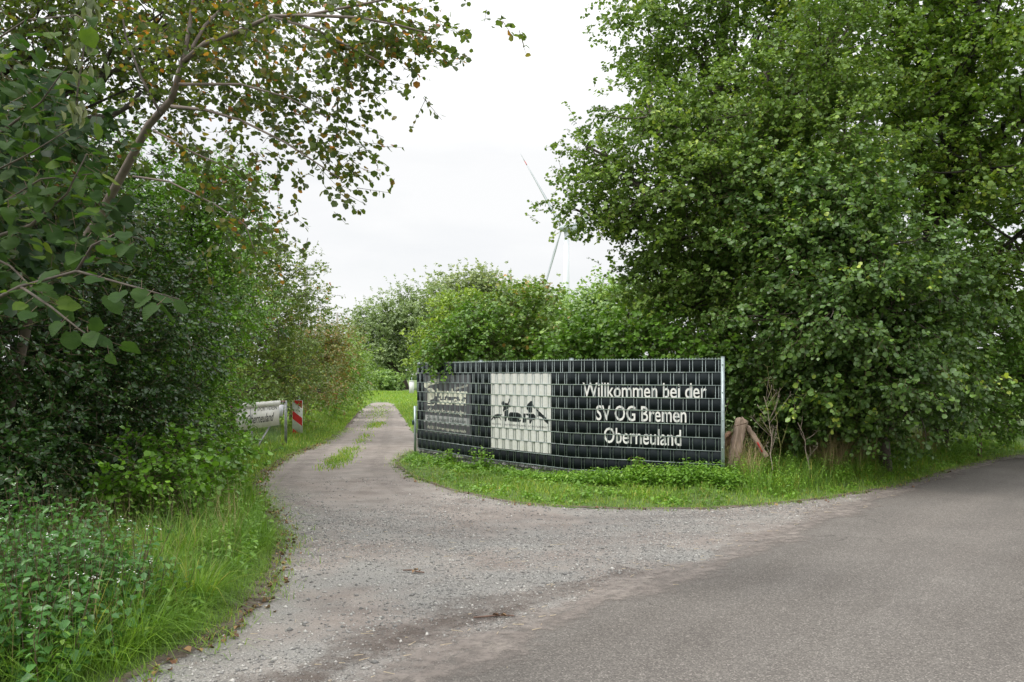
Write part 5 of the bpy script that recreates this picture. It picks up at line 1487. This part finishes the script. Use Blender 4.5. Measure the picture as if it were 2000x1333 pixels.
# left verge further on
P = rand_in(rng, 34000, -9, -3.8, 12, 45, lambda P: verge(P, 0, 1.9) & inview(P) & (P[:, 0] < -3.7) & (rng.random(len(P)) < np.clip(22 / P[:, 1] - .3, .12, 1)))
d = dist_edge(P, GRAVEL)
blades('lane_verge_grass', P, ground_z(P), (.05 + .14 * np.clip(d / 1, 0, 1)) * rng.uniform(.6, 1.3, len(P)) * (1 + P[:, 1] / 80), .008 + P[:, 1] * .0006, M['grass'], rng, 2, .35, .5, None, 'mown grass verge along the left side of the lane', 'grass')
P = rand_in(rng, 42000, -14, 0, 22, 80, lambda P: verge(P, 0, 99) & inview(P) & (rng.random(len(P)) < np.clip(30 / P[:, 1], .1, 1)))
blades('lawn_grass', P, ground_z(P), rng.uniform(.05, .12, len(P)) * (1 + P[:, 1] / 90), .012 + P[:, 1] * .0009, M['grass'], rng, 1, .4, .3, np.clip(rng.random(len(P)) * .6 + .35, 0, .97), 'short mown lawn beside the far lane', 'grass')
# grass growing in the middle of the lane
def strip(px0, py0, px1, py1, n, w_):
    a_, b2 = G(px0, py0), G(px1, py1); t = rng.random(n)[:, None]
    return a_ + (b2 - a_) * t + rng.normal(0, w_, (n, 2)) * [1, 1.6]
P = np.vstack([strip(642, 918, 690, 875, 620, .13), strip(655, 905, 672, 892, 420, .15), strip(728, 836, 742, 826, 420, .14), strip(715, 850, 745, 800, 300, .25), strip(738, 815, 748, 792, 300, .3), strip(700, 868, 715, 850, 160, .1)])
blades('lane_middle_grass', P, np.zeros(len(P)), rng.uniform(.03, .10, len(P)), .010 + P[:, 1] * .0005, M['grass'], rng, 2, .5, .4, np.clip(rng.random(len(P)) * .6 + .38, 0, .99), 'patches of grass growing between the wheel tracks', 'grass')
# grass creeping onto gravel edge
P = np.vstack([edge_pts(rng, 7000, LEFT_EDGE[1:14], .13, -.05), edge_pts(rng, 4500, RIGHT_EDGE[9:24], .10, -.02)])
P = P[np.sin(P[:, 0] * 7 + P[:, 1] * 5) + np.sin(P[:, 1] * 11) > -.5]
blades('edge_grass', P, np.full(len(P), .0), rng.uniform(.03, .13, len(P)), np.full(len(P), .007), M['grass'], rng, 2, .7, .8, None, 'short grass creeping onto the left gravel edge', 'grass')

# leafy weeds (stems with paired leaves)
def weeds(name, label, cat, C, height, lsize, mat, rng, shape='oval', pairs=6, flowers=0, tilt=.18, kind='stuff', bushy=1, parent=None):
    n = len(C); z = np.maximum(ground_z(C), 0)
    base = np.column_stack([C, z]); top = base + np.stack([rng.normal(0, tilt, n), rng.normal(0, tilt, n), np.ones(n)], 1) * height[:, None]
    pos, ax, nr, L, val = [], [], [], [], []
    for k in range(pairs):
        t = .18 + .82 * (k + .5) / pairs
        for s in (0, 1):
            a = rng.uniform(0, 6.283, n) if s == 0 else a + math.pi + rng.normal(0, .3, n)
            h = np.stack([np.cos(a), np.sin(a), rng.normal(-.05, .3, n)], 1)
            pos.append(base + (top - base) * t + h * .01); ax.append(h); nr.append(np.stack([rng.normal(0, .3, n), rng.normal(0, .3, n), np.ones(n)], 1))
            L.append(lsize * rng.uniform(.6, 1.2, n) * (1.15 - .55 * t)); val.append(np.clip(rng.random(n) * .7 + .3 * t, 0, 1))
    pos = np.vstack(pos)
    V, Fc = leaf_geo(pos, np.vstack(ax), np.vstack(nr), np.concatenate(L), shape, False, .25, .3)
    r = np.concatenate(val)
    o = mesh_np(name, V, [Fc], mat, parent, rnd=[np.concatenate([r, r])])
    if parent is None: tag(o, label, cat, kind='stuff')
    return base, top
# white-flowered weeds in the near left corner: individual plants
def plant(name, label, cat, x, y, hgt, n_st, spread, lsize, mat, seed, flowers=0, shape='oval', pairs=6, group=None):
    rng = np.random.default_rng(seed)
    root = empty(name, (x, y, 0), label, cat, group)
    C = np.array([x, y]) + rng.normal(0, spread, (n_st, 2))
    H = hgt * rng.uniform(.65, 1.1, n_st)
    base, top = weeds('foliage', None, None, C, H, lsize, mat, rng, shape, pairs, parent=root)
    top2 = base + (top - base) * .99
    b = twig_mesh('stems', base, top2, .004, M['twig'], root); b['kind'] = 'stuff'
    if flowers:
        idx = rng.choice(n_st, max(1, int(n_st * flowers)), replace=False)
        m = len(idx) * 5; P0 = np.repeat(top[idx], 5, 0) + rng.normal(0, .012, (m, 3))
        a = rng.uniform(0, 6.28, m)
        V, Fc = leaf_geo(P0, np.stack([np.cos(a), np.sin(a), np.full(m, .6)], 1), np.tile([0, 0, 1.0], (m, 1)), np.full(m, .012), 'round')
        mesh_np('flowers', V, [Fc], M['flower'], root)['kind'] = 'stuff'
    return root
k = 0
for (px_, py_, Y, h_, n_, sp_, lb) in (
        (60, 1290, 4.75, .5, 60, .22, 'leafy white flowered weed cluster in the bottom left corner'),
        (40, 1130, 5.3, .62, 70, .25, 'leafy white flowered weed cluster at the left edge of the verge'),
        (150, 1110, 5.7, .62, 70, .25, 'leafy white flowered weed cluster in the middle of the left verge'),
        (90, 1060, 6.4, .68, 70, .28, 'taller white flowered weed cluster further back on the left verge'),
        (210, 1130, 5.9, .40, 45, .2, 'small weed cluster with white buds nearest the long grass tufts')):
    x_ = (px_ - 1000) / 1600 * Y
    plant('flowering_weed', lb, 'plant', x_, Y, h_, int(n_ * 1.5), sp_, .085, M['nettle'], 600 + k, .16, group='white flowered weeds on the left verge'); k += 1
for (x_, y_, h_, n_, lb) in ((-4.1, 7.0, .75, 40, 'nettles growing between the near thicket and the verge grass'), (-3.6, 8.4, .6, 36, 'low nettles at the foot of the privet thicket'), (-4.9, 6.2, .9, 45, 'tall nettles behind the white flowered weeds')):
    plant('nettle', lb, 'plant', x_, y_, h_, n_, .3, .075, M['weed'] if y_ > 8 else M['nettle'], 620 + k, 0, shape='oval', pairs=7, group='nettles by the left thicket'); k += 1
# low leafy weeds along the fence
rng = np.random.default_rng(640)
def fence_strip(P):
    out = np.zeros(len(P), bool)
    for p in panels:
        rel = P - p.a; u = rel @ p.u; d = rel @ p.n
        out |= (u > -.2) & (u < p.L + .3) & (d > .05) & (d < .75)
    return out & verge(P, .15)
C = rand_in(rng, 1500, -2.4, 4, 11.4, 18, lambda P: fence_strip(P) & (rng.random(len(P)) < np.clip((P[:, 0] + .3) / 2.2, .12, 1)))
dmin = np.min([np.abs((C - p.a) @ p.n) for p in panels], 0)
weeds('ground_elder', 'low bright leafy weeds growing along the foot of the fence', 'weeds', C, (.05 + .10 * rng.random(len(C))) * (1 + 1.3 * np.clip((C[:, 0] - .5) / 1.5, 0, 1)), .07, M['weed'], rng, 'oval', 4)
C = rand_in(rng, 900, 3.2, 11, 11.5, 18, lambda P: verge(P, .3, 2.0) & inview(P))
weeds('verge_weeds', 'mixed leafy weeds in the verge below the alders', 'weeds', C, .15 + .35 * rng.random(len(C)), .06, M['weed'], rng, 'lance', 7)
C = rand_in(rng, 1500, -2.6, 11, 10.6, 19, lambda P: verge(P, .12, 1.7) & inview(P) & (np.sin(P[:, 0] * 3.3) * np.sin(P[:, 1] * 2.9 + 1) > -.35))
weeds('plantain_weeds', 'low broad leaved weeds mixed into the island grass', 'weeds', C, .03 + .07 * rng.random(len(C)), .075, M['weed'], rng, 'oval', 3)
C = rand_in(rng, 620, -5.0, -2.0, 3.8, 13, lambda P: verge(P, .15, 1.7) & inview(P) & (np.sin(P[:, 0] * 4.1 + 2) * np.sin(P[:, 1] * 2.3) > -.3))
weeds('verge_weeds', 'mixed leafy weeds among the grass of the left verge', 'weeds', C, .10 + .28 * rng.random(len(C)), .07, M['weed'], rng, 'oval', 5)
for (x_, y_, h_, n_, lb, sd_) in ((-.55, 14.7, .42, 14, 'tall leafy weed standing before the gap between the grey and white prints', 1), (2.0, 12.75, .42, 16, 'leafy weed growing up before the white welcome lettering', 2), (-1.2, 15.6, .3, 14, 'thistle rosette below the grey print', 3)):
    plant('tall_weed', lb, 'plant', x_, y_, h_, n_, .1, .09, M['weed'], 650 + sd_, 0, shape='oval', pairs=6)

# dead branching stalks beside the timbers
def stalk(name, label, x, y, h, seed, mat, n=9):
    rng = np.random.default_rng(seed)
    root = empty(name, (x, y, 0), label, 'dead plant')
    z0 = float(ground_z(np.array([[x, y]]))[0])
    top = np.array([x - .12 + rng.normal(0, .05), y, h]); base = np.array([x, y, z0])
    main = curve_pts(base, top, (.05, 0, 0), 7, rng, .015)
    b = Bm(); b.tube(main, np.linspace(.008, .0025, 7), 5); b.build('stem', mat, root)
    b = Bm()
    for k in range(n):
        t = rng.uniform(.25, .95) * 6; i = min(int(t), 5); p_ = main[i] * (1 - (t - i)) + main[i + 1] * (t - i)
        d = norm(np.array([rng.normal(0, .6), rng.normal(0, .3), 1.0])); l = rng.uniform(.15, .38) * h
        e = p_ + d * l; b.tube([p_, p_ + d * l * .5 + rng.normal(0, .01, 3), e], [.0038, .0027, .0016], 4)
        for q in range(3):
            e2 = e + norm(rng.normal(0, 1, 3) + [0, 0, 1]) * .07; b.tube([e, e2], .002, 3)
    b.build('side_shoots', mat, root)
M['deadstalk'] = simple('dead_stalk', (.42, .34, .28), .8)
M['greenstalk'] = simple('yellow_green_stalk', (.22, .22, .07), .7)
x_ = lambda px, Y: (px - 1000) / 1600 * Y
stalk('dead_stalk', 'bleached branching dead stalk standing right of the timbers', x_(1507, 12.5), 12.5, 1.42, 71, M['deadstalk'], 14)
stalk('dead_stalk', 'thin yellow green seed stalk beside the bleached dead stalk', x_(1524, 12.6), 12.6, 1.6, 72, M['greenstalk'], 9)
stalk('dead_stalk', 'crooked brown stalk in the grass under the low alder', x_(1580, 12.8), 12.8, 1.0, 73, M['deadstalk'], 6)
stalk('dead_stalk', 'bent pale stalk near the dry grass beside the road', x_(1690, 13), 13.2, 1.1, 74, M['greenstalk'], 8)

# litter ------------------------------------------------------------
rng = np.random.default_rng(700)
P = np.vstack([edge_pts(rng, 520, LEFT_EDGE[2:13], .07, -.10), edge_pts(rng, 110, RIGHT_EDGE[12:22], .12, -.05)])
P = P[inside(P, GRAVEL)]
n = len(P); a = rng.uniform(0, 6.28, n)
o = leaf_obj('dead_leaves', np.column_stack([P, np.full(n, .012)]), np.stack([np.cos(a), np.sin(a), rng.normal(0, .25, n)], 1), np.stack([rng.normal(0, .4, n), rng.normal(0, .4, n), np.ones(n)], 1), rng.uniform(.02, .055, n), M['deadleaf'], None, rng, 'round', fold=.8)
tag(o, 'brown fallen leaves along the edges of the gravel', 'leaf litter', kind='stuff')
P = np.vstack([edge_pts(rng, 90, ASPH_NEAR[2:10], .22, .22), rand_in(rng, 60, -2, 5, 4.6, 9.5, lambda P: inside(P, GRAVEL) & ~inside(P, ASPHALT))])
n = len(P); a = rng.normal(.5, .6, n); ln = rng.uniform(.02, .09, n)
S = np.column_stack([P, np.full(n, .022)]); E = S + np.stack([np.cos(a), np.sin(a), np.zeros(n)], 1) * ln[:, None]
M['strawbit'] = simple('straw_bits', (.55, .45, .30), .8)
o = twig_mesh('straw_bits', S, E, .0028, M['strawbit'], None); tag(o, 'bits of pale straw lying along the asphalt edge', 'straw', kind='stuff')
def fallen(label, px, py, segs, mat, seed):
    rng = np.random.default_rng(seed)
    g_ = G(px, py); root = empty('fallen_twig', (*g_, 0), label, 'twig')
    b = Bm(); b.tube([np.array([*g_, .015]) + s for s in segs], .006, 5); b.build('stem', mat, root)
    for k in range(3):
        p_ = np.array([*g_, .02]) + np.array(segs[len(segs) // 2]) + rng.normal(0, .03, 3) * [1, 1, .1]
        V, Fc = leaf_geo(p_[None], norm(rng.normal(0, 1, (1, 3)) * [1, 1, .2]), np.array([[0, .2, 1.0]]), np.array([.05]), 'oval', fold=.8)
        mesh_np('leaf', V, [Fc], M['deadleaf'], root, rnd=[np.full(2, rng.random())])
fallen('small curled brown twig with dead leaves on the open gravel', 803, 1120, [np.array(q) for q in ((-.08, .05, 0), (0, .02, .01), (.05, -.02, .006), (.12, -.03, 0))], M['deadstalk'] if False else M['rust'], 1)
fallen('thin reddish stick lying near the asphalt edge', 985, 1208, [np.array(q) for q in ((-.22, -.03, 0), (-.05, .01, .004), (.07, .015, 0))], M['rust'], 2)
print('objects', len(sc.objects), 'tris', sum(sum(len(p.vertices) - 2 for p in o.data.polygons) if len(o.data.polygons) < 3000 else len(o.data.loops) - 2 * len(o.data.polygons) for o in sc.objects if o.type == 'MESH'))
